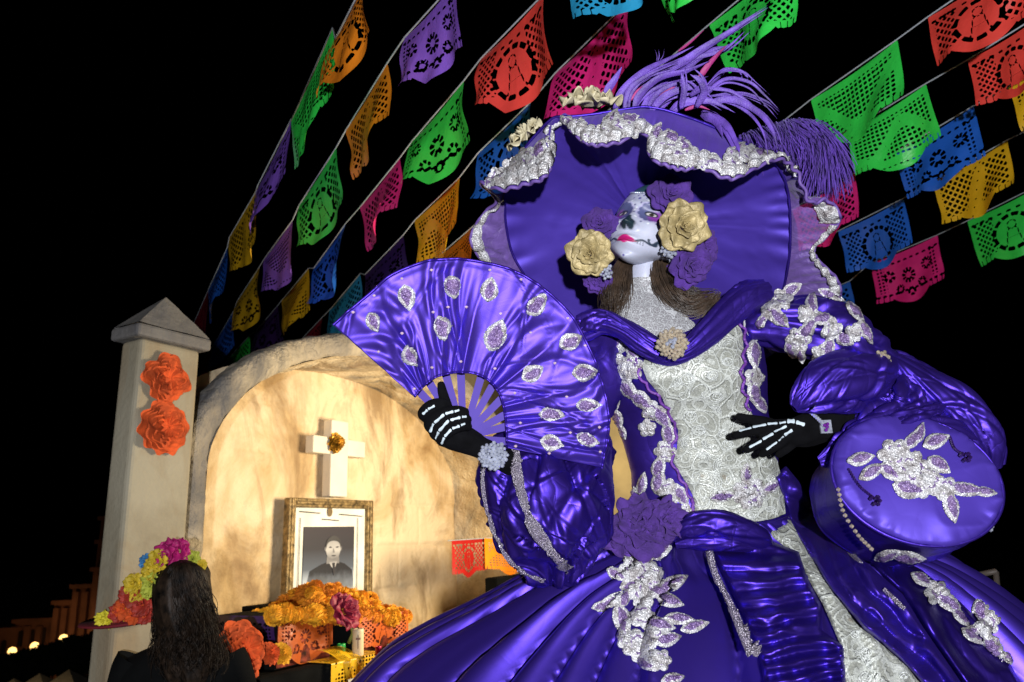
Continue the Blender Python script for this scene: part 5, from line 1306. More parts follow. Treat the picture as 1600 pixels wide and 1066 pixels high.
def lay(bvh, poly, res, off, name, mat, fold=None, cattr=None, smooth=30):
    """sheet cut to an outline and laid over a garment; fold(x,y) adds relief in metres"""
    p = np.asarray(poly, float); lo, hi = p.min(0) - res, p.max(0) + res
    xs = np.arange(lo[0], hi[0] + res, res); ys = np.arange(lo[1], hi[1] + res, res)
    X, Y = np.meshgrid(xs, ys, indexing='ij'); f = polydist(X, Y, p)
    V, Fc = iso(f, xs, ys)
    dist = polydist(V[:, 0], V[:, 1], p)
    h = off + (fold(V[:, 0], V[:, 1]) if fold else 0) * sstep(0, 6, dist) if fold else np.full(len(V), off)
    h = h - .5 * off * (1 - sstep(-.5, 5, dist))
    base = on_surface(bvh, V, 0.0); d = proj(base)[2]
    e = np.array([(q[k], q[(k + 1) % len(q)]) for q in Fc for k in range(len(q))])
    cnt = np.bincount(e.ravel(), minlength=len(V)).astype(float)
    for _ in range(smooth):
        acc = np.bincount(e[:, 0], d[e[:, 1]], len(V)) + np.bincount(e[:, 1], d[e[:, 0]], len(V)); d = .3 * d + .7 * acc / np.maximum(cnt, 1)
    w_ = P(V[:, 0], V[:, 1], d - h)
    return mk(name, w_, Fc, mat, attr=None if cattr is None else {'c': cattr(V[:, 0], V[:, 1])})
def leafF(X, Y, cx, cy, L, W, ang):
    a = math.radians(ang); x = (X - cx) * math.cos(a) - (Y - cy) * math.sin(a); y = (X - cx) * math.sin(a) + (Y - cy) * math.cos(a)
    t = np.clip(x / (L / 2), -1, 1); wid = W / 2 * (1 - np.abs(t) ** 2.2) * (1 - .28 * t) * (1 + .14 * np.abs(np.sin(x * 6.283 / max(5.5, L * .16))))
    f = np.minimum(wid - np.abs(y), L / 2 - np.abs(x)); return f, np.clip(f / (W * .30), 0, 1)
def flowF(X, Y, cx, cy, R, n, ph=0.0):
    x, y = X - cx, Y - cy; r = np.hypot(x, y); a = np.arctan2(y, x)
    rim = R * (.70 + .30 * np.abs(np.cos(a * n / 2 + ph)) ** .7) * (1 + .05 * np.abs(np.sin(a * n * 2.5)))
    f = rim - r; return f, np.clip(.9 - np.abs(r / rim - .52) * 2.6, 0, 1)
def applique(bvh, shapes, name, parent, res=2.0, off=.004, rise=.006):
    bb = []
    for sh in shapes: r = max(sh[3], 8) if sh[0] == 'f' else sh[3] / 2 + 3; bb.append((sh[1] - r, sh[2] - r, sh[1] + r, sh[2] + r))
    bb = np.array(bb); xs = np.arange(bb[:, 0].min() - 3, bb[:, 2].max() + 3, res); ys = np.arange(bb[:, 1].min() - 3, bb[:, 3].max() + 3, res)
    X, Y = np.meshgrid(xs, ys, indexing='ij'); F = np.full(X.shape, -99.0); Cc = np.zeros(X.shape)
    def ev(X, Y):
        F = np.full(X.shape, -99.0); Cc = np.zeros(X.shape)
        for sh in shapes:
            f, c = leafF(X, Y, *sh[1:]) if sh[0] == 'l' else flowF(X, Y, *sh[1:])
            Cc = np.where(f > F, c, Cc); F = np.maximum(F, f)
        return F, Cc
    F, _ = ev(X, Y); V, Fc = iso(F, xs, ys); f, c = ev(V[:, 0], V[:, 1])
    h = off + rise * np.sqrt(np.clip(f / 7, 0, 1)) + .0035 * vnoise(np.stack([V[:, 0] * .35 + 20, V[:, 1] * .35 + 20, f * 0 + 2], -1)) * (f > 1)
    o = mk(name, on_surface(bvh, V, h), Fc, M['beaded'], attr={'c': c * .92})
    if parent is not None: o.parent = parent
    return o
def ribbon(bvh, pts, w0, w1, name, mat, parent, off=.006, n=60, m=7):
    """trim tape laid along a line given in plan"""
    q = cr1(np.asarray(pts, float), n); t = np.gradient(q, axis=0); t /= np.maximum(np.linalg.norm(t, axis=1, keepdims=True), 1e-6); nn = np.stack([-t[:, 1], t[:, 0]], 1)
    ww = np.linspace(w0, w1, n)[:, None]; rows = []
    for s in np.linspace(-1, 1, m): rows.append(on_surface(bvh, q + nn * ww * s * .5, off + .003 * (1 - s * s)))
    g = np.array(rows); x_, y_, d_ = proj(g)
    dm = d_.min(0); dm = np.min([np.roll(dm, k) if 0 else np.concatenate([dm[:1]] * max(k, 0) + [dm[max(-k, 0):len(dm) - max(k, 0)]] + [dm[-1:]] * max(-k, 0)) for k in range(-4, 5)], 0); d_ = np.repeat(dm[None], len(rows), 0) + (.004 * np.linspace(-1, 1, len(rows)) ** 2)[:, None]
    for _ in range(60): d_[:, 1:-1] = .5 * d_[:, 1:-1] + .25 * (d_[:, 2:] + d_[:, :-2]); pass
    g = P(x_, y_, d_ - .002)
    o = gmk(name, g, mat)
    if parent is not None: o.parent = parent
    return o
def bones(bvh, segs, parent, off=.0022, d_fb=1.5):
    """printed bone shapes on the knitted glove, each its own flat piece"""
    for (x0, y0, x1, y1, w_) in segs:
        L = math.hypot(x1 - x0, y1 - y0); ux, uy = (x1 - x0) / L, (y1 - y0) / L; n = 9
        t = np.linspace(0, 1, n); wd = w_ * (.62 + .38 * np.abs(2 * t - 1) ** 1.5) * np.where((t == 0) | (t == 1), .6, 1)
        rows = []
        for s in (-1, -.4, .4, 1): rows.append(on_surface(bvh, np.stack([x0 + ux * L * t - uy * wd * s * .5, y0 + uy * L * t + ux * wd * s * .5], 1), off * (1.0 if abs(s) < 1 else .7), d_fb))
        o = gmk('bone', np.array(rows), M['bone']); o.parent = parent
def glove(name, tubes, voxel=.0032):
    b = MB()
    for pts, rad in tubes:
        q = cr1(PL(pts), 16); r = cr1(np.asarray(rad, float)[:, None], 16)[:, 0]
        # rounded ends
        t0, t1 = nrm(q[0] - q[1]), nrm(q[-1] - q[-2])
        q = np.concatenate([[q[0] + t0 * r[0] * .8], [q[0] + t0 * r[0] * .5], q, [q[-1] + t1 * r[-1] * .5], [q[-1] + t1 * r[-1] * .8]]); r = np.concatenate([[r[0] * .4], [r[0] * .85], r, [r[-1] * .85], [r[-1] * .4]])
        b.tube(q, r, 14)
    o = b.build(name, M['glove']); m = o.modifiers.new('merge', 'REMESH'); m.mode = 'VOXEL'; m.voxel_size = voxel; m.use_smooth_shade = True
    m2 = o.modifiers.new('smooth', 'SMOOTH'); m2.factor = .5; m2.iterations = 4
    return o

RB = bvh_of(ruf_front)
for sh in ([('f', 778, 276, 16, 6), ('f', 800, 262, 17, 5), ('l', 770, 286, 30, 15, 20)], [('f', 826, 250, 18, 6), ('f', 840, 262, 15, 5), ('l', 846, 235, 34, 16, 70)], [('f', 905, 200, 13, 5), ('l', 892, 192, 26, 12, -30), ('f', 922, 212, 14, 5)],
           [('f', 952, 203, 18, 6), ('f', 972, 198, 17, 5), ('l', 958, 188, 34, 16, 60), ('l', 985, 190, 30, 16, 20), ('f', 990, 204, 13, 5)], [('f', 1036, 222, 16, 6), ('l', 1028, 210, 34, 16, 80), ('f', 1052, 238, 17, 5), ('l', 1050, 220, 36, 16, -60)],
           [('f', 1076, 248, 17, 6), ('l', 1068, 232, 34, 16, -70), ('f', 1098, 252, 15, 5), ('l', 1118, 258, 32, 14, -20)], [('f', 1146, 250, 17, 6), ('f', 1168, 244, 16, 5), ('l', 1150, 236, 32, 14, 40), ('l', 1186, 243, 32, 13, 0), ('f', 1200, 246, 11, 5)]):
    applique(RB, sh, 'lace_blossom', hat, 1.8, .007, .004)
# ------------------------------------------------------------------ bodice
BOD = [(1060, 484, 1.785, 118, .06), (1060, 500, 1.78, 125, .085), (1062, 530, 1.775, 126, .105), (1066, 565, 1.77, 126, .118), (1071, 600, 1.77, 125, .118), (1077, 640, 1.77, 122, .108), (1090, 690, 1.77, 117, .10), (1102, 740, 1.77, 116, .10), (1108, 790, 1.77, 118, .106), (1108, 835, 1.77, 124, .115)]
g = ringloft(BOD, 130, 140)
px_, py_, pd_ = proj(g.reshape(-1, 3)); px_, py_, pd_ = (q.reshape(g.shape[:2]) for q in (px_, py_, pd_))
fr_ = pd_ < 1.77
bump_ = .030 * np.exp(-((px_ - 1020) / 55) ** 2 - ((py_ - 588) / 48) ** 2) + .030 * np.exp(-((px_ - 1125) / 55) ** 2 - ((py_ - 580) / 48) ** 2)
g = g - _F * (bump_ * fr_)[..., None]
g = wrinkle(g, (9, 9, 22), .003)
bod = part(gmk('bodice', g, M['satin'], wv=True)); BB = bvh_of(bod)
# ivory lace front
LP_ = [(1012, 548), (1003, 572), (1010, 592), (1035, 622), (1042, 640), (1060, 672), (1058, 700), (1052, 722), (1068, 748), (1082, 772), (1086, 795), (1076, 818), (1120, 826), (1175, 822), (1228, 806), (1222, 752), (1215, 720), (1195, 690), (1172, 640), (1160, 600), (1163, 560), (1160, 520), (1148, 494), (1120, 505), (1085, 540), (1050, 560)]
lp = lay(BB, LP_, 3.0, .010, 'lace_panel', M['lace_ivory'], fold=lambda x, y: .002 * np.sin(x * .9 + y * .6) + .003 * vnoise(np.stack([x * .06, y * .06, x * 0 + 2], -1)), smooth=6); lp.parent = bod
BB = bvh_of(bod, lp)
def scrolls(bvh, poly, step, seed, name, parent, off=.004, rad=.0013, m=(9, 15)):
    """raised beaded scroll embroidery: spirals, shells and paisleys fitted inside an outline"""
    rs = np.random.RandomState(seed); p = np.asarray(poly, float); lo, hi = p.min(0), p.max(0); b = MB(); row = 0
    y = lo[1] + step * .5
    while y < hi[1]:
        x = lo[0] + (step * .5 if row % 2 else 0)
        while x < hi[0]:
            cx, cy = x + rs.uniform(-.18, .18) * step, y + rs.uniform(-.18, .18) * step
            if polydist(np.array([cx]), np.array([cy]), p)[0] > step * .30:
                kind = rs.choice(3, p=[.22, .45, .33]); a0 = rs.rand() * 6.283; sg = rs.choice([-1, 1]); R = rs.uniform(*m); asp = rs.uniform(.55, 1.0)
                curves = []
                if kind == 0:
                    t = np.linspace(0, 1, 50); r = R * (.10 + 1.5 * t ** 1.5); th = a0 + sg * (1 - t) ** 1.3 * 9; curves.append(np.stack([cx + r * np.cos(th), cy + r * np.sin(th)], 1))
                elif kind == 1:
                    for q in (.35, .6, .85, 1.1):
                        t = np.linspace(-1.25, 1.25, 22); curves.append(np.stack([cx + R * q * np.cos(a0 + t), cy + R * q * np.sin(a0 + t)], 1))
                else:
                    for q in (.4, .75, 1.1):
                        t = np.linspace(0, 6.283, 34); rr = R * q * (1 - .55 * np.cos(t)) * .75; curves.append(np.stack([cx + rr * np.cos(a0 + t + .5 * np.sin(t)), cy + rr * np.sin(a0 + t + .5 * np.sin(t)) * .8], 1))
                for c in curves:
                    if polydist(c[:, 0], c[:, 1], p).min() < 1.5: continue
                    b.tube(on_surface(bvh, c, off), rad, 4, cap=False)
            x += step
        y += step * .86; row += 1
    o = b.build(name, M['bead_white']); o['kind'] = 'stuff'; o.parent = parent
    return o
scrolls(bvh_of(bod, lp), LP_, 31, 5, 'beadwork', bod, .0012, .0014, (8, 14))
# violet scalloped cord along the lace edge
def scallop(pts, amp, per, n=220):
    q = cr1(np.asarray(pts, float), n); t = np.gradient(q, axis=0); t /= np.linalg.norm(t, axis=1, keepdims=True); nn = np.stack([-t[:, 1], t[:, 0]], 1)
    s = np.cumsum(np.linalg.norm(np.gradient(q, axis=0), axis=1)); return q + nn * (amp * np.abs(np.sin(s * math.pi / per)))[:, None]
plain('violet_cord', (.16, .045, .33), .5, 0, .4, 300, .2, 40)
for line in ([(1000, 548), (1003, 575), (1010, 595), (1038, 624), (1060, 670), (1054, 715), (1075, 760), (1088, 795), (1074, 822)], [(1152, 494), (1166, 530), (1160, 590), (1172, 640)]):
    q = scallop(line, 6, 26); b = MB(); b.tube(on_surface(BB, q, .006), .0035, 6); o = b.build('scalloped_cord', M['violet_cord']); o.parent = bod
ap = lambda sh, nm='applique', bv=None, **k: applique(bv if bv is not None else BB, sh, nm, bod, **k)
ap([('f', 955, 560, 20, 5), ('f', 985, 575, 22, 6, 1), ('l', 965, 535, 44, 20, 60), ('l', 990, 545, 40, 20, 100), ('f', 960, 595, 18, 5, 2), ('l', 985, 610, 40, 20, -50), ('l', 962, 622, 38, 16, -75)])
ap([('l', 1005, 625, 46, 22, -40), ('f', 1018, 640, 16, 5), ('l', 1035, 650, 44, 22, -55), ('f', 1012, 668, 14, 5, 1), ('l', 1045, 680, 44, 20, -80), ('f', 1040, 705, 18, 6), ('l', 1030, 728, 40, 20, 75)])
ap([('l', 1030, 750, 46, 20, 80), ('f', 1045, 765, 18, 6, 1), ('l', 1065, 775, 40, 20, -60), ('l', 1050, 795, 40, 20, 80), ('f', 1070, 800, 14, 5), ('l', 1005, 755, 40, 14, 80), ('l', 992, 775, 34, 12, 85), ('l', 1075, 815, 30, 16, 70)])
ap([('l', 968, 655, 34, 14, -75), ('l', 975, 675, 26, 10, -70)])
ap([('l', 1172, 515, 46, 18, -70), ('l', 1176, 555, 48, 20, -85), ('f', 1176, 590, 16, 5), ('l', 1176, 615, 40, 18, -80), ('l', 1186, 632, 34, 16, -60)])
# silver beads scattered at the hem of the lace
ap([('f', 1170, 770, 26, 7), ('l', 1130, 775, 44, 16, 10), ('l', 1205, 760, 40, 16, 25), ('l', 1165, 740, 36, 16, 85)], 'bead_motif', rise=.004)
# high lace collar and yoke
g = ringloft([(1005, 436, 1.79, 31, .058), (1005, 446, 1.79, 34, .060), (1006, 458, 1.788, 40, .064), (1008, 472, 1.785, 55, .074), (1016, 490, 1.78, 84, .085), (1040, 515, 1.775, 112, .10), (1050, 545, 1.77, 114, .115), (1052, 570, 1.77, 112, .116)], 60, 90)
yoke = part(gmk('lace_collar', g, M['lace_neck'], wv=True))
# satin swag collar
def swag(name, pts, rad, seed, mat='satin', n=150, m=90, k=4, fl=.75, amp=.20):
    q = cr1(PL(pts), n); r = cr1(np.asarray(rad, float)[:, None], n)[:, 0]; gg = tube_grid(q, r, m, up=-_F, flat=fl)
    a = np.linspace(0, 2 * np.pi, m, endpoint=False)[None]; s = np.linspace(0, 1, n)[:, None]
    tw = 1.6 * np.sin(s * 3.1 + seed) + .9 * vnoise(n2(s * 3 + seed, np.cos(a) * .8))
    env = .45 + .55 * np.abs(2 * s - 1) ** 1.2
    wob = (cusp(a * k * .5 + tw) - .6) * amp * 1.5 * env + (cusp(a * (k + 3) * .5 - tw * 1.3 + 1) - .6) * amp * .8 * (.4 + .6 * np.sin(s * 6 + seed) ** 2)
    c = q[:, None]; gg = c + (gg - c) * (1 + wob)[..., None]
    nn_ = gnorm(gg, False, True)
    gg = gg + nn_ * np.sign(np.sum(nn_ * (gg - c), -1, keepdims=True)) * (r[:, None] * (.13 * creases(s, a / 6.2832, 14, int(seed * 10) + 3, (.010, .026), (.25, .6), .45) + .05 * creases(s, a / 6.2832, 34, int(seed * 10) + 5, (.005, .011), (.08, .3), .7)))[..., None]
    return gmk(name, gg, M[mat], wv=True)
sw = part(swag('collar', [(912, 512, 1.68), (940, 503, 1.665), (972, 514, 1.645), (1005, 536, 1.63), (1035, 552, 1.62), (1055, 556, 1.618), (1080, 543, 1.625), (1108, 518, 1.645), (1138, 490, 1.67), (1168, 468, 1.69), (1200, 455, 1.71)], [.030, .026, .022, .026, .024, .020, .024, .030, .034, .034, .022], 1.3, k=5))
for q_, sd in (([(905, 520, 1.67), (925, 505, 1.655), (950, 498, 1.65)], 5), ([(900, 498, 1.67), (925, 498, 1.66), (955, 505, 1.65)], 8), ([(1130, 470, 1.70), (1160, 455, 1.70), (1195, 448, 1.71)], 11)):
    o = swag('collar_fold', q_, [.006, .020, .014], sd, n=40, m=30, amp=.35); o.parent = sw
br = cluster('brooch', 1050, 537, 1.575, .033, 60, M['crystal_warm'], 1.0, 7); br.parent = bod
o = cluster('brooch_stone', 1050, 536, 1.562, .011, 5, M['crystal'], 1.0, 9); o.parent = bod

# ------------------------------------------------------------------ sleeve on the hip side (right in the picture)
slg = (wrinkle(ringloft([(1150, 498, 1.76, 10, .03), (1170, 500, 1.75, 34, .06), (1200, 500, 1.74, 42, .085), (1250, 507, 1.72, 46, .095), (1300, 520, 1.70, 44, .09), (1340, 540, 1.68, 36, .075), (1372, 560, 1.67, 22, .05), (1385, 572, 1.67, 8, .02)], 110, 80, right=CU * .86 + CR * .5), (11, 11, 26), .010))
gu, gv = np.meshgrid(np.linspace(0, 1, 110), np.linspace(0, 1, 80, endpoint=False), indexing='ij'); nb_ = gnorm(slg, False, True); nb_ = nb_ * np.sign(np.sum(nb_ * (slg - slg.mean(1, keepdims=True)), -1, keepdims=True))
slr = part(gmk('sleeve', slg + nb_ * (.012 * (cusp(gv * 6.2832 * 4 + 2 * np.sin(gu * 5) + 1.5 * vnoise(n2(gu * 4, gv * 5))) - .6) + .008 * creases(gu, gv, 30, 15, (.012, .028), (.15, .4), .7))[..., None], M['satin'], wv=True))
def puff(pts, rad, seed, amp=.30, k=5, fl=.8, parent=None, name='sleeve_fold', n=180, m=120):
    o = swag(name, pts, rad, seed, n=n, m=m, k=k, fl=fl, amp=amp); o.parent = slr if parent is None else parent; return o
puff([(1398, 566, 1.68), (1375, 582, 1.635), (1335, 592, 1.60), (1290, 606, 1.575), (1258, 624, 1.565), (1240, 638, 1.565)], [.026, .046, .062, .056, .034, .010], 2.2, .26, 3)
puff([(1372, 556, 1.69), (1400, 575, 1.655), (1440, 604, 1.63), (1490, 640, 1.60), (1535, 690, 1.58), (1552, 730, 1.58)], [.020, .036, .046, .052, .044, .022], 4.1, .22, 4)
puff([(1402, 590, 1.64), (1410, 620, 1.61), (1400, 650, 1.59), (1370, 668, 1.575), (1335, 690, 1.565)], [.020, .042, .048, .044, .018], 6.3, .40, 6)
puff([(1440, 640, 1.60), (1400, 668, 1.565), (1350, 690, 1.555), (1310, 712, 1.555), (1280, 722, 1.56)], [.020, .042, .040, .028, .008], 7.7, .45, 6)
puff([(1480, 640, 1.59), (1440, 655, 1.56), (1400, 672, 1.545), (1350, 700, 1.54)], [.016, .030, .032, .016], 9.1, .45, 5)
SB = bvh_of(slr)
for sh in ([('f', 1222, 468, 18, 6), ('f', 1202, 480, 15, 5, 1), ('l', 1238, 452, 36, 18, 30), ('l', 1190, 470, 34, 16, 60), ('l', 1215, 495, 50, 20, -40), ('l', 1192, 500, 34, 14, 60)],
           [('f', 1262, 492, 17, 5), ('l', 1268, 475, 36, 18, 80), ('l', 1285, 500, 34, 18, 10)], [('f', 1248, 530, 20, 6), ('l', 1262, 515, 40, 20, 40), ('l', 1236, 545, 30, 16, -60), ('l', 1252, 555, 30, 14, -80)],
           [('f', 1300, 515, 18, 6, 1), ('l', 1320, 530, 36, 18, -30), ('l', 1295, 540, 40, 18, 75), ('f', 1282, 552, 15, 5)], [('l', 1300, 462, 50, 14, -25), ('l', 1335, 490, 46, 14, -50), ('f', 1335, 520, 15, 5), ('l', 1352, 520, 40, 14, -55)]):
    applique(SB, sh, 'applique', slr)
o = cluster('clasp', 1378, 562, 1.60, .017, 16, M['crystal_warm'], 1.2, 12); o.parent = slr

# gloved hand on the hip
gl2 = part(glove('glove', [
    ([(1204, 662, 1.600), (1190, 658, 1.590), (1170, 655, 1.588), (1154, 651, 1.590)], [.0125, .0115, .0105, .0088]),
    ([(1224, 668, 1.590), (1204, 668, 1.580), (1176, 674, 1.578), (1148, 681, 1.582)], [.0135, .0118, .0105, .0088]),
    ([(1228, 674, 1.588), (1208, 682, 1.576), (1188, 692, 1.574), (1166, 703, 1.580)], [.0135, .0118, .0108, .0090]),
    ([(1236, 680, 1.588), (1222, 690, 1.578), (1206, 701, 1.576), (1190, 710, 1.582)], [.0130, .0112, .0102, .0086]),
    ([(1246, 684, 1.594), (1236, 696, 1.588), (1226, 704, 1.588), (1216, 711, 1.592)], [.0115, .0100, .0092, .0078]),
    ([(1212, 667, 1.594), (1240, 670, 1.588), (1262, 662, 1.588), (1290, 656, 1.60), (1330, 652, 1.62), (1380, 640, 1.64)], [.017, .024, .024, .026, .030, .034]),
    ([(1222, 680, 1.592), (1246, 682, 1.588), (1268, 674, 1.590), (1300, 668, 1.60)], [.014, .021, .022, .024]),
    ([(1240, 690, 1.60), (1262, 686, 1.60), (1290, 676, 1.61)], [.012, .018, .020])]))
GB = bvh_of(gl2)
bones(GB, [(1155, 674, 1174, 669, 3.4), (1176, 668, 1197, 664, 4.2), (1199, 663, 1214, 662, 4.2), (1171, 699, 1190, 689, 4.2), (1192, 687, 1208, 678, 4.8), (1209, 675, 1229, 666, 4.8), (1198, 703, 1214, 691, 4.0), (1216, 689, 1224, 682, 4.4), (1225, 680, 1238, 672, 5.4), (1217, 662, 1228, 660, 4), (1230, 659, 1242, 659, 8), (1244, 660, 1257, 664, 7), (1269, 643, 1276, 635, 6), (1281, 640, 1287, 632, 4)], gl2)
# bracelet with a violet stone
b = MB()
for t in np.linspace(-1.25, 1.25, 15):
    c = PL((1272 + 14 * t * .9, 656 + 14 * t, 1.59)) - _F * (.034 * math.cos(t * .9)); s_ = .0046; lathe(b, c, [(.0005, -s_), (s_, -s_ * .4), (s_, s_ * .4), (.0005, s_)], 6)
o = b.build('bracelet', M['crystal'], smooth=False); o.parent = gl2
o = cluster('bracelet_stone', 1290, 667, 1.556, .007, 4, M['gem_violet'], 1.2, 2); o.parent = gl2
b = MB(); b.box(PL((1290, 667, 1.565)), (.024, .006, .028)); o = b.build('bracelet_setting', M['crystal'], smooth=False); o.parent = gl2

# ------------------------------------------------------------------ bell sleeve behind the fan (left in the picture)
bell = wrinkle(ringloft([(862, 672, 1.60, 60, .04), (862, 692, 1.575, 84, .06), (855, 730, 1.555, 95, .08), (853, 770, 1.545, 96, .09), (857, 812, 1.545, 90, .09), (863, 850, 1.55, 78, .075), (868, 880, 1.56, 55, .05), (866, 902, 1.57, 26, .02), (866, 908, 1.57, 6, .006)], 260, 210), (9, 9, 9), .020, seed=4.0, warp=1.0)
gu, gv = np.meshgrid(np.linspace(0, 1, 260), np.linspace(0, 1, 210, endpoint=False), indexing='ij'); nb_ = gnorm(bell, False, True); nb_ = nb_ * np.sign(np.sum(nb_ * (bell - bell.mean(1, keepdims=True)), -1, keepdims=True))
ph_ = gv * 6.2832 * 4 + 2.2 * np.sin(gu * 4.2 + gv * 9) + 1.8 * vnoise(n2(gu * 3.5, np.cos(gv * 6.2832) * 1.5, 3))
bell = bell + nb_ * (.026 * (cusp(ph_) - .6) * (.4 + .6 * np.abs(vnoise(n2(gu * 4, gv * 7, 8)))) + .008 * creases(gu, gv, 46, 5, (.008, .020), (.12, .4), .8) + .003 * creases(gu, gv, 70, 6, (.004, .009), (.08, .25), .9))[..., None]
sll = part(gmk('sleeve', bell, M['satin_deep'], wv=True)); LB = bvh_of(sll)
ribbon(LB, [(806, 690), (808, 730), (816, 780), (830, 815), (850, 848), (872, 874), (892, 890)], 14, 16, 'silver_trim', M['trim'], sll)
ribbon(LB, [(757, 715), (759, 750), (764, 790), (775, 830), (796, 868), (822, 895), (850, 905)], 5, 6, 'silver_trim', M['trim'], sll, off=.008)
# upper arm under the fan
o = swag('upper_sleeve', [(962, 520, 1.76), (930, 580, 1.72), (900, 640, 1.66), (870, 690, 1.60)], [.055, .075, .07, .05], 3.3, n=60, m=40); o.parent = sll

# ------------------------------------------------------------------ fan
PIV = PL((724, 684, 1.455))
outer = [(520, 508), (567, 468), (611, 431), (662, 410), (709, 405), (750, 409), (804, 424), (846, 449), (888, 488), (915, 532), (936, 583), (949, 633), (951, 667), (946, 701), (941, 731)]
inner = [(648, 620), (658, 607), (669, 598), (682, 589), (700, 584), (722, 582), (742, 584), (760, 592), (772, 603), (781, 616), (786, 632), (789, 648), (791, 666), (792, 683), (792, 700)]
fan = empty('hand_fan', PIV, 'large purple satin folding fan with silver leaf appliques held open in the gloved hand', 'fan')
dO = np.linspace(1.42, 1.50, 15); dI = np.linspace(1.445, 1.47, 15)
no, mo = 280, 50
A0, A1 = cr1(PL([(*q, d) for q, d in zip(inner, dI)]), no), cr1(PL([(*q, d) for q, d in zip(outer, dO)]), no)
t = np.linspace(0, 1, mo)[None, :, None]; u = np.linspace(0, 1, no)[:, None]
g = A0[:, None] * (1 - t) + A1[:, None] * t; tt = t[0, :, 0][None]
pleat = .0085 * np.abs((u * 11 + .5) % 1 - .5) * 2 * (.35 + .65 * tt) - .004
warpu = u * 11 + .35 * vnoise(n2(u * 6, tt * 2.0)) 
fold = .011 * ridge(n2(warpu * 1.15, tt * .35, 4)) * (.5 + .5 * np.sin(math.pi * np.clip(tt + .25, 0, 1))) + .0022 * vnoise(n2(warpu * 4, tt * 1.5, 9))
hemf = sstep(.93, .96, tt) * .002 - .006 * creases(u, tt * .6, 46, 31, (.007, .016), (.2, .5), .13, math.pi / 2)
g = g - _F * (pleat * .5 + fold - hemf)[..., None]
leafo = gmk('fan_leaf', g, M['satin_fan'], thick=.002); adopt(fan, leafo); FB = bvh_of(leafo)
b = MB(); b.tube(g[:, -1] - _F * .001, .0030, 6); o = b.build('edge_cord', M['satin']); o.parent = leafo
b = MB(); b.tube(g[:, 0] - _F * .001, .0025, 6); o = b.build('edge_cord', M['satin']); o.parent = leafo
for k, (x, y) in enumerate(((656, 613), (672, 600), (697, 587), (720, 583), (752, 588), (770, 602), (781, 626), (788, 649), (790, 667), (791, 690))):
    e = PL((x, y, 1.478 + .002 * (k % 3))); pv = PIV + _F * (.003 * (k % 3)); dr = nrm(e - pv); sd = nrm(np.cross(dr, _F)); e = e + dr * .03; st = pv - dr * .02
    w0, w1 = .0055, .0085; th_ = _F * .0015
    v = [st - sd * w0, st + sd * w0, e + sd * w1, e - sd * w1]; v = v + [q + th_ for q in v]
    o = mk('rib', v, [(0, 1, 2, 3), (7, 6, 5, 4), (0, 4, 5, 1), (1, 5, 6, 2), (2, 6, 7, 3), (3, 7, 4, 0)], M['rib'], smooth=False); adopt(fan, o)
LV = [(583, 504, 34, 20, -65), (636, 466, 44, 26, -78), (707, 449, 38, 25, -85), (765, 452, 42, 25, 80), (839, 476, 44, 25, 50), (690, 513, 42, 24, -80), (642, 557, 38, 22, -62), (775, 523, 56, 32, 66), (891, 533, 40, 25, 25), (832, 583, 40, 26, 30), (913, 581, 42, 25, 10), (920, 633, 42, 20, 0), (862, 648, 42, 20, -5), (862, 692, 40, 24, -12), (918, 687, 40, 20, -20)]
for x, y, L, W, a in LV:
    o = applique(FB, [('l', x, y, L, W, a)], 'leaf_applique', None, 1.5, .003, .005); adopt(fan, o)
rs = np.random.RandomState(6)
b0 = None
for x, y in ((628, 436), (585, 463), (673, 422), (766, 423), (813, 438), (675, 488), (630, 520), (592, 549), (648, 607), (676, 574), (722, 565), (730, 480), (775, 577), (782, 490), (829, 520), (887, 498), (866, 568), (804, 614), (885, 619), (813, 662), (806, 695), (890, 676), (936, 666), (937, 706), (914, 540), (858, 707), (700, 480), (553, 488)):
    c = on_surface(FB, np.array([(x, y)]), .003)[0]; b = MB(); lathe(b, c, [(.0004, -.003), (.0034, -.001), (.0034, .001), (.0004, .003)], 7); o = b.build('gem', M['gem'], smooth=False); adopt(fan, o)
# hand that holds it
gl1 = part(glove('glove', [
    ([(690, 640, 1.440), (668, 650, 1.425), (661, 646, 1.412), (672, 634, 1.405), (688, 630, 1.408), (700, 632, 1.416)], [.0125, .0120, .0115, .0110, .0105, .0090]),
    ([(696, 660, 1.435), (676, 668, 1.418), (672, 660, 1.404), (690, 648, 1.396), (712, 642, 1.400), (727, 644, 1.412)], [.0130, .0125, .0120, .0115, .0108, .0092]),
    ([(704, 674, 1.435), (684, 680, 1.416), (680, 672, 1.402), (698, 660, 1.394), (718, 654, 1.398), (731, 656, 1.410)], [.0130, .0125, .0118, .0112, .0105, .0090]),
    ([(712, 686, 1.435), (694, 690, 1.418), (690, 684, 1.404), (706, 672, 1.398), (722, 666, 1.402), (732, 667, 1.412)], [.0120, .0115, .0108, .0102, .0096, .0084]),
    ([(712, 664, 1.475), (700, 640, 1.474), (692, 615, 1.472), (689, 601, 1.471)], [.013, .012, .0105, .0085]),
    ([(684, 664, 1.43), (700, 680, 1.432), (726, 690, 1.438), (752, 700, 1.45), (780, 714, 1.48), (820, 735, 1.54)], [.018, .025, .024, .022, .024, .030]),
    ([(700, 668, 1.445), (720, 678, 1.445), (745, 692, 1.452)], [.020, .022, .020])]))
GB = bvh_of(gl1)
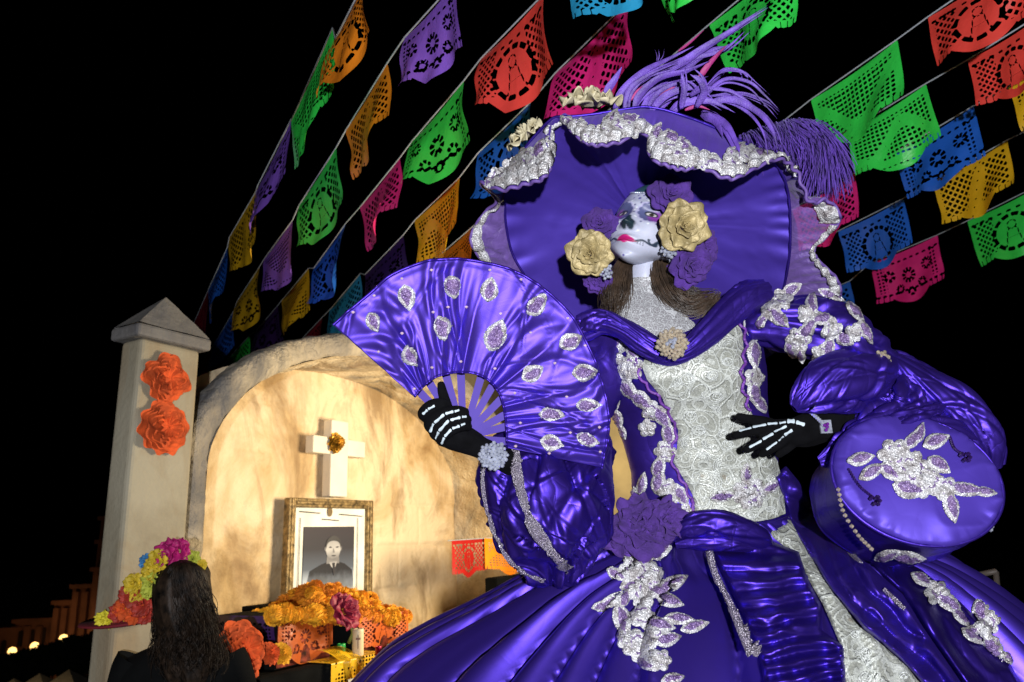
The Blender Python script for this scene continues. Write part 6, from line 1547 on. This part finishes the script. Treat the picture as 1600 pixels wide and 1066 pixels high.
bones(GB, [(661, 647, 668, 640, 4.5), (669, 639, 679, 634, 4.2), (673, 675, 678, 661, 5), (679, 660, 694, 647.5, 5), (696, 646.5, 708, 643, 4.6), (710, 643, 717, 641, 3.8), (681, 685, 685, 674, 4.6), (686, 673, 701, 657, 5), (704, 656.5, 719, 652.5, 4.8), (721, 652, 728, 651.5, 3.8), (690, 693, 694, 683, 4.2), (695, 682, 705, 671, 4.6), (707, 670, 718, 666, 4.6), (720, 665, 726, 662.5, 3.6)], gl1)
o = cluster('bracelet', 771, 712, 1.425, .028, 60, M['crystal'], .95, 15); o.parent = gl1
# ------------------------------------------------------------------ skirt
SK = [(1108, 806, 1.77, 120, .105), (1115, 826, 1.77, 140, .13), (1140, 845, 1.765, 190, .19), (1178, 868, 1.76, 250, .25), (1172, 905, 1.755, 322, .32), (1162, 959, 1.75, 405, .40), (1146, 1007, 1.75, 480, .47), (1140, 1054, 1.75, 542, .52), (1135, 1150, 1.76, 620, .58), (1130, 1300, 1.78, 680, .62), (1128, 1480, 1.82, 720, .64)]
nu, nv = 230, 420
g = ringloft(SK, nu, nv)
a = np.linspace(0, 2 * np.pi, nv, endpoint=False)[None]; v = np.linspace(0, 1, nu)[:, None]
grow = sstep(.08, .45, v)
aw = a + .10 * np.sin(v * 7 + a * 3) + .05 * vnoise(n2(np.cos(a) * 3 + v, np.sin(a) * 3 + v))
f1 = ridge(n2(np.cos(aw) * 5.5 + v * .25, np.sin(aw) * 5.5 + v * .25), 1.3); f2 = np.sin(aw * 37 + 3 * np.sin(aw * 5))
h = (.004 + .026 * grow) * f1 + (.004 + .040 * grow) * (cusp(aw * 19 + 2.5 * vnoise(n2(np.cos(aw) * 4, np.sin(aw) * 4 + v * .6, 7))) - .6) + (.006 * grow) * creases(v, (a / 6.2832) * 3, 90, 77, (.010, .03), (.1, .35), .25) + (.002 + .001 * grow) * f2 * (.5 + .5 * vnoise(n2(aw * 3, v * 3, 5)))
g = g + gnorm(g, False, True) * h[..., None] * (1 if np.mean(np.sum(gnorm(g, False, True)[:, nv // 4 * 3] * -_F, -1)) > 0 else -1)
skirt = part(gmk('skirt', g, M['satin_skirt'], wv=True)); KB = bvh_of(skirt)
def gather(x, y):
    s = (y + .20 * (x - 1200) * np.sin((y - 900) * .008) + 9 * vnoise(n2(x * .02, y * .014)) ) / 27.0
    return .020 * (1 - np.abs((s % 1) * 2 - 1) ** 1.5) + .006 * vnoise(n2(x * .05, y * .12, 3))
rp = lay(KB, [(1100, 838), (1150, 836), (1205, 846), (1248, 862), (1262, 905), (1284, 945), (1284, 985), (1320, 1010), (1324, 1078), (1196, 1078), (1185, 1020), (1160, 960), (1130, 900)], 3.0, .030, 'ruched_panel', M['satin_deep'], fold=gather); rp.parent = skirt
ls = lay(KB, [(1172, 812), (1228, 800), (1262, 862), (1300, 925), (1352, 985), (1402, 1028), (1455, 1078), (1318, 1078), (1312, 1005), (1286, 945), (1240, 865)], 3.0, .022, 'lace_strip', M['lace_ivory'], fold=lambda x, y: .003 * np.sin((x + y) * .5)); ls.parent = skirt
scrolls(bvh_of(ls), [(1185, 822), (1228, 806), (1262, 866), (1300, 928), (1350, 988), (1400, 1030), (1450, 1076), (1322, 1076), (1314, 1005), (1290, 945), (1245, 868)], 28, 9, 'beadwork', skirt, .0012, .0014, (8, 14))
def billow(x, y):
    s1 = (x * .62 + y * .78); s2 = (x * .78 - y * .62)
    w_ = s2 * .085 + 1.3 * np.sin(s1 * .021) + .9 * vnoise(n2(s1 * .02, s2 * .03, 6))
    return .050 * cusp(w_ * 1.25) * (.45 + .55 * np.abs(vnoise(n2(s1 * .018, s2 * .02, 2)))) + .014 * (ridge(n2(s1 * .030, s2 * .045, 9), 1.4) * .5 + .5)
sg = lay(KB, [(1208, 745), (1228, 728), (1248, 752), (1268, 790), (1310, 832), (1352, 878), (1410, 928), (1446, 985), (1510, 1078), (1448, 1078), (1400, 1026), (1350, 984), (1298, 924), (1262, 866), (1240, 830), (1222, 780)], 3.0, .030, 'satin_swag', M['satin'], fold=billow); sg.parent = skirt
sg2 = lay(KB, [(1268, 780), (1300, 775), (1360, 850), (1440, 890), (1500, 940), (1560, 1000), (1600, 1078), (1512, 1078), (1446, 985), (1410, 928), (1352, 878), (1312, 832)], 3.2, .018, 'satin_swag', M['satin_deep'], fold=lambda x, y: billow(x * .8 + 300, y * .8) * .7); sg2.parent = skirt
WB = bvh_of(skirt, rp, ls, sg, sg2, bod)
ribbon(WB, [(1102, 850), (1122, 895), (1150, 950), (1170, 995), (1184, 1026)], 9, 22, 'silver_trim', M['trim'], skirt, .010)
for pl_ in ([(1259, 794), (1265, 789), (1295, 820), (1322, 849), (1349, 880), (1344, 885), (1316, 855), (1288, 826)], [(1378, 922), (1383, 918), (1400, 934), (1416, 950), (1411, 954), (1394, 938)]):
    o = lay(WB, pl_, 1.6, .012, 'silver_trim', M['trim'], smooth=60); o.parent = skirt
ribbon(WB, [(1120, 822), (1160, 818), (1200, 812), (1226, 803)], 4, 4, 'waist_cord', M['satin_deep'], skirt, .010, 30, 5)
ks = lambda sh, **k: applique(WB, sh, 'applique', skirt, **k)
ks([('l', 1010, 868, 40, 18, 70), ('l', 1032, 864, 44, 20, 25), ('f', 990, 890, 24, 6), ('f', 1014, 900, 22, 6, 1), ('l', 962, 898, 34, 16, -30), ('l', 985, 912, 40, 18, 20), ('l', 955, 938, 60, 18, 35), ('l', 938, 945, 34, 12, 20)])
ks([('f', 1004, 928, 24, 6), ('l', 1030, 925, 44, 18, 10), ('l', 1052, 912, 50, 20, 28), ('l', 1046, 940, 46, 20, -18), ('l', 975, 935, 34, 14, 60)])
ks([('l', 972, 972, 62, 26, -72), ('f', 1004, 965, 20, 5), ('l', 1030, 978, 52, 22, -12), ('l', 1060, 968, 50, 18, -5), ('l', 1085, 980, 50, 18, 14), ('f', 1022, 988, 16, 5, 1)])
ks([('f', 998, 1010, 26, 7), ('f', 980, 1002, 16, 5), ('l', 1042, 1000, 46, 22, 12), ('f', 1030, 1033, 18, 6), ('l', 1010, 1038, 40, 16, -40)])
ks([('l', 1050, 1062, 40, 18, 10), ('f', 1046, 1072, 14, 5)])
ks([('l', 1440, 908, 44, 18, -30), ('f', 1462, 928, 20, 6), ('l', 1482, 945, 46, 22, -40), ('l', 1500, 968, 40, 14, -45)])
ks([('l', 1532, 958, 44, 22, -70), ('f', 1542, 975, 20, 6, 1), ('l', 1522, 985, 36, 16, 20), ('l', 1518, 996, 46, 16, -35), ('l', 1552, 1010, 44, 18, -50), ('l', 1572, 1030, 26, 12, -60)])
# waist roll and big silk rose
o = swag('waist_roll', [(1052, 842, 1.60), (1075, 826, 1.585), (1110, 820, 1.575), (1150, 828, 1.575), (1186, 842, 1.585), (1204, 856, 1.60)], [.010, .026, .030, .030, .024, .008], 5.5, mat='satin_deep', n=90, m=56, amp=.14, k=2); o.parent = skirt
o = swag('waist_tuck', [(1056, 850, 1.585), (1095, 848, 1.57), (1140, 850, 1.565), (1180, 858, 1.575)], [.008, .016, .016, .006], 8.8, mat='satin_deep', n=60, m=36, amp=.2, k=2); o.parent = skirt
for x, y, r_, sd, ax in ((1003, 822, .062, 4, (.1, .45)), (964, 832, .042, 14, (-.5, .2)), (1040, 812, .042, 24, (.5, .5)), (1000, 840, .045, 34, (0, -.5))):
    b_ = rose('silk_rose', PL((x, y, 1.585)), nrm(-_F + CR * ax[0] + CU * ax[1]), r_, M['rose_purple'], None, sd, 26, .92, .18, .85); b_.parent = skirt

# ------------------------------------------------------------------ round satin handbag hanging at the elbow
bn = nrm(-_F * .86 + CU * .51 - CR * .06); bx = nrm(CR * 1 + CU * -.10 - bn * np.dot(CR - .10 * CU, bn)); by = np.cross(bn, bx)
BC = PL((1432, 746, 1.47)); R_ = .160
bag = empty('handbag', BC - bn * .19, 'round purple satin handbag with a silver flower applique on its lid', 'handbag')
th = np.linspace(0, 2 * np.pi, 140, endpoint=False)
def disc(prof, sx=1.0, sy=.84):
    return np.array([[BC + r * (sx * math.cos(t) * bx + sy * math.sin(t) * by) + z_ * bn for t in th] for r, z_ in prof])
lidp = [(0.002, .016)] + [(R_ * q, .016 * math.sqrt(max(0, 1 - q ** 2.5)) + .001) for q in np.linspace(.06, .97, 30)] + [(R_, .0), (R_ * 1.01, -.006), (R_ * 1.0, -.014)]
g = disc(lidp); g = BC + (g - BC) * (1 + .022 * vnoise(np.stack([np.cos(th) * 2 + 9, np.sin(th) * 2 + 9, th * 0 + 4], -1)) + .008 * np.sin(th * 9 + 2 * np.sin(th * 4)))[None, :, None]; rr = np.array([q[0] / R_ for q in lidp])[:, None]
g = g + bn * (.0050 * ridge(g * 17 + 7) * sstep(.25, 1, rr) + .0028 * np.sin(th * 46 + 4 * np.sin(th * 7))[None] * np.exp(-((rr - .95) / .07) ** 2) * (.4 + .6 * np.abs(np.sin(th * 2))[None]))[..., None]
lid = gmk('lid', g, M['satin_smooth'], wv=True); adopt(bag, lid); DB = bvh_of(lid)
b = MB(); c_ = disc([(R_ * 1.012, -.004)])[0]; b.tube(np.concatenate([c_, c_[:1]]), .004, 8, cap=False); o = b.build('piping', M['satin']); o.parent = lid
g = disc([(R_ * .985, -.012), (R_ * .99, -.05), (R_ * .985, -.10), (R_ * .98, -.15), (R_ * .96, -.178), (R_ * .88, -.188), (.01, -.188)]); g = surf(g, 40, 140, False, True)
g = BC + (g - BC) * (1 + .020 * vnoise(np.stack([np.cos(th) * 2 + 9, np.sin(th) * 2 + 9, th * 0 + 4], -1)))[None, :, None]; g = wrinkle(g, (16, 16, 7), .006); o = gmk('drum', g, M['satin_deep'], wv=True); adopt(bag, o); QB = bvh_of(lid, o)
BS = [('l', 1345, 718, 46, 20, 12), ('l', 1362, 738, 50, 20, 30), ('f', 1396, 712, 26, 6), ('l', 1425, 688, 40, 18, 50), ('l', 1436, 678, 36, 16, 70), ('l', 1462, 690, 48, 22, 22), ('f', 1422, 735, 30, 7, 1), ('f', 1446, 752, 28, 7), ('l', 1420, 765, 56, 30, -15), ('l', 1466, 728, 44, 22, -35), ('f', 1476, 765, 20, 6), ('l', 1508, 766, 66, 20, -8), ('l', 1538, 770, 40, 14, -12), ('l', 1485, 795, 52, 22, -75), ('l', 1390, 740, 40, 20, -40)]
o = applique(QB, BS, 'flower_applique', None, 2.0, .004, .007); adopt(bag, o)
o = applique(QB, [('l', 1388, 862, 46, 16, 20), ('l', 1420, 865, 52, 18, -5)], 'leaf_applique', None, 2.0, .008, .006); adopt(bag, o)
plain('jet_bead', (.03, .012, .10), .12, .2, 0, 60, .4, 80, spec=1.0)
for (x0, y0, x1, y1) in ((1325, 735, 1362, 778), (1482, 684, 1502, 712)):
    q = on_surface(QB, cr1([(x0, y0), ((x0 + x1) / 2 - 3, (y0 + y1) / 2 + 4), (x1, y1)], 14), .006); b = MB()
    for p in q: lathe(b, p, [(.0004, -.003), (.003, -.001), (.003, .001), (.0004, .003)], 6)
    c = on_surface(QB, np.array([(x1 + 3, y1 + 6)]), .010)[0]
    for k in range(16):
        d_ = nrm(np.array([math.cos(k * 2.4), math.sin(k * 2.4) * .6, math.sin(k * 1.7)])); lathe(b, c + d_ * .009, [(.0005, -.004), (.0042, 0), (.0005, .004)], 6)
    o = b.build('bead_tassel', M['jet_bead'], smooth=False); adopt(bag, o)
b = MB(); q = cr1(PL([(1310, 765, 1.46), (1318, 800, 1.455), (1340, 835, 1.45), (1362, 858, 1.45)]), 14)
for k, p in enumerate(q): lathe(b, p, [(.0004, -.0045), (.0045, -.0015), (.0045, .0015), (.0004, .0045)], 6)
o = b.build('bead_string', M['crystal_warm'], smooth=False); adopt(bag, o)
b = MB(); q = cr1(PL([(1556, 790, 1.50), (1555, 808, 1.50), (1548, 828, 1.50)]), 9)
for p in q: lathe(b, p, [(.0004, -.0045), (.0045, -.0015), (.0045, .0015), (.0004, .0045)], 6)
o = b.build('bead_string', M['crystal'], smooth=False); adopt(bag, o)
o = swag('strap', [(1400, 640, 1.56), (1440, 662, 1.545), (1490, 668, 1.55), (1530, 690, 1.56)], [.010, .018, .018, .010], 2.0, n=50, m=30, amp=.3); adopt(bag, o)
# ------------------------------------------------------------------ lights that stand in the place
FLD = PL((1100, 740, 3.6))
lamp('niche_floodlight', 'AREA', FLD, 92.0, (1.0, .82, .55), .6, target=WP(SCN - .05, 1.4, .0))
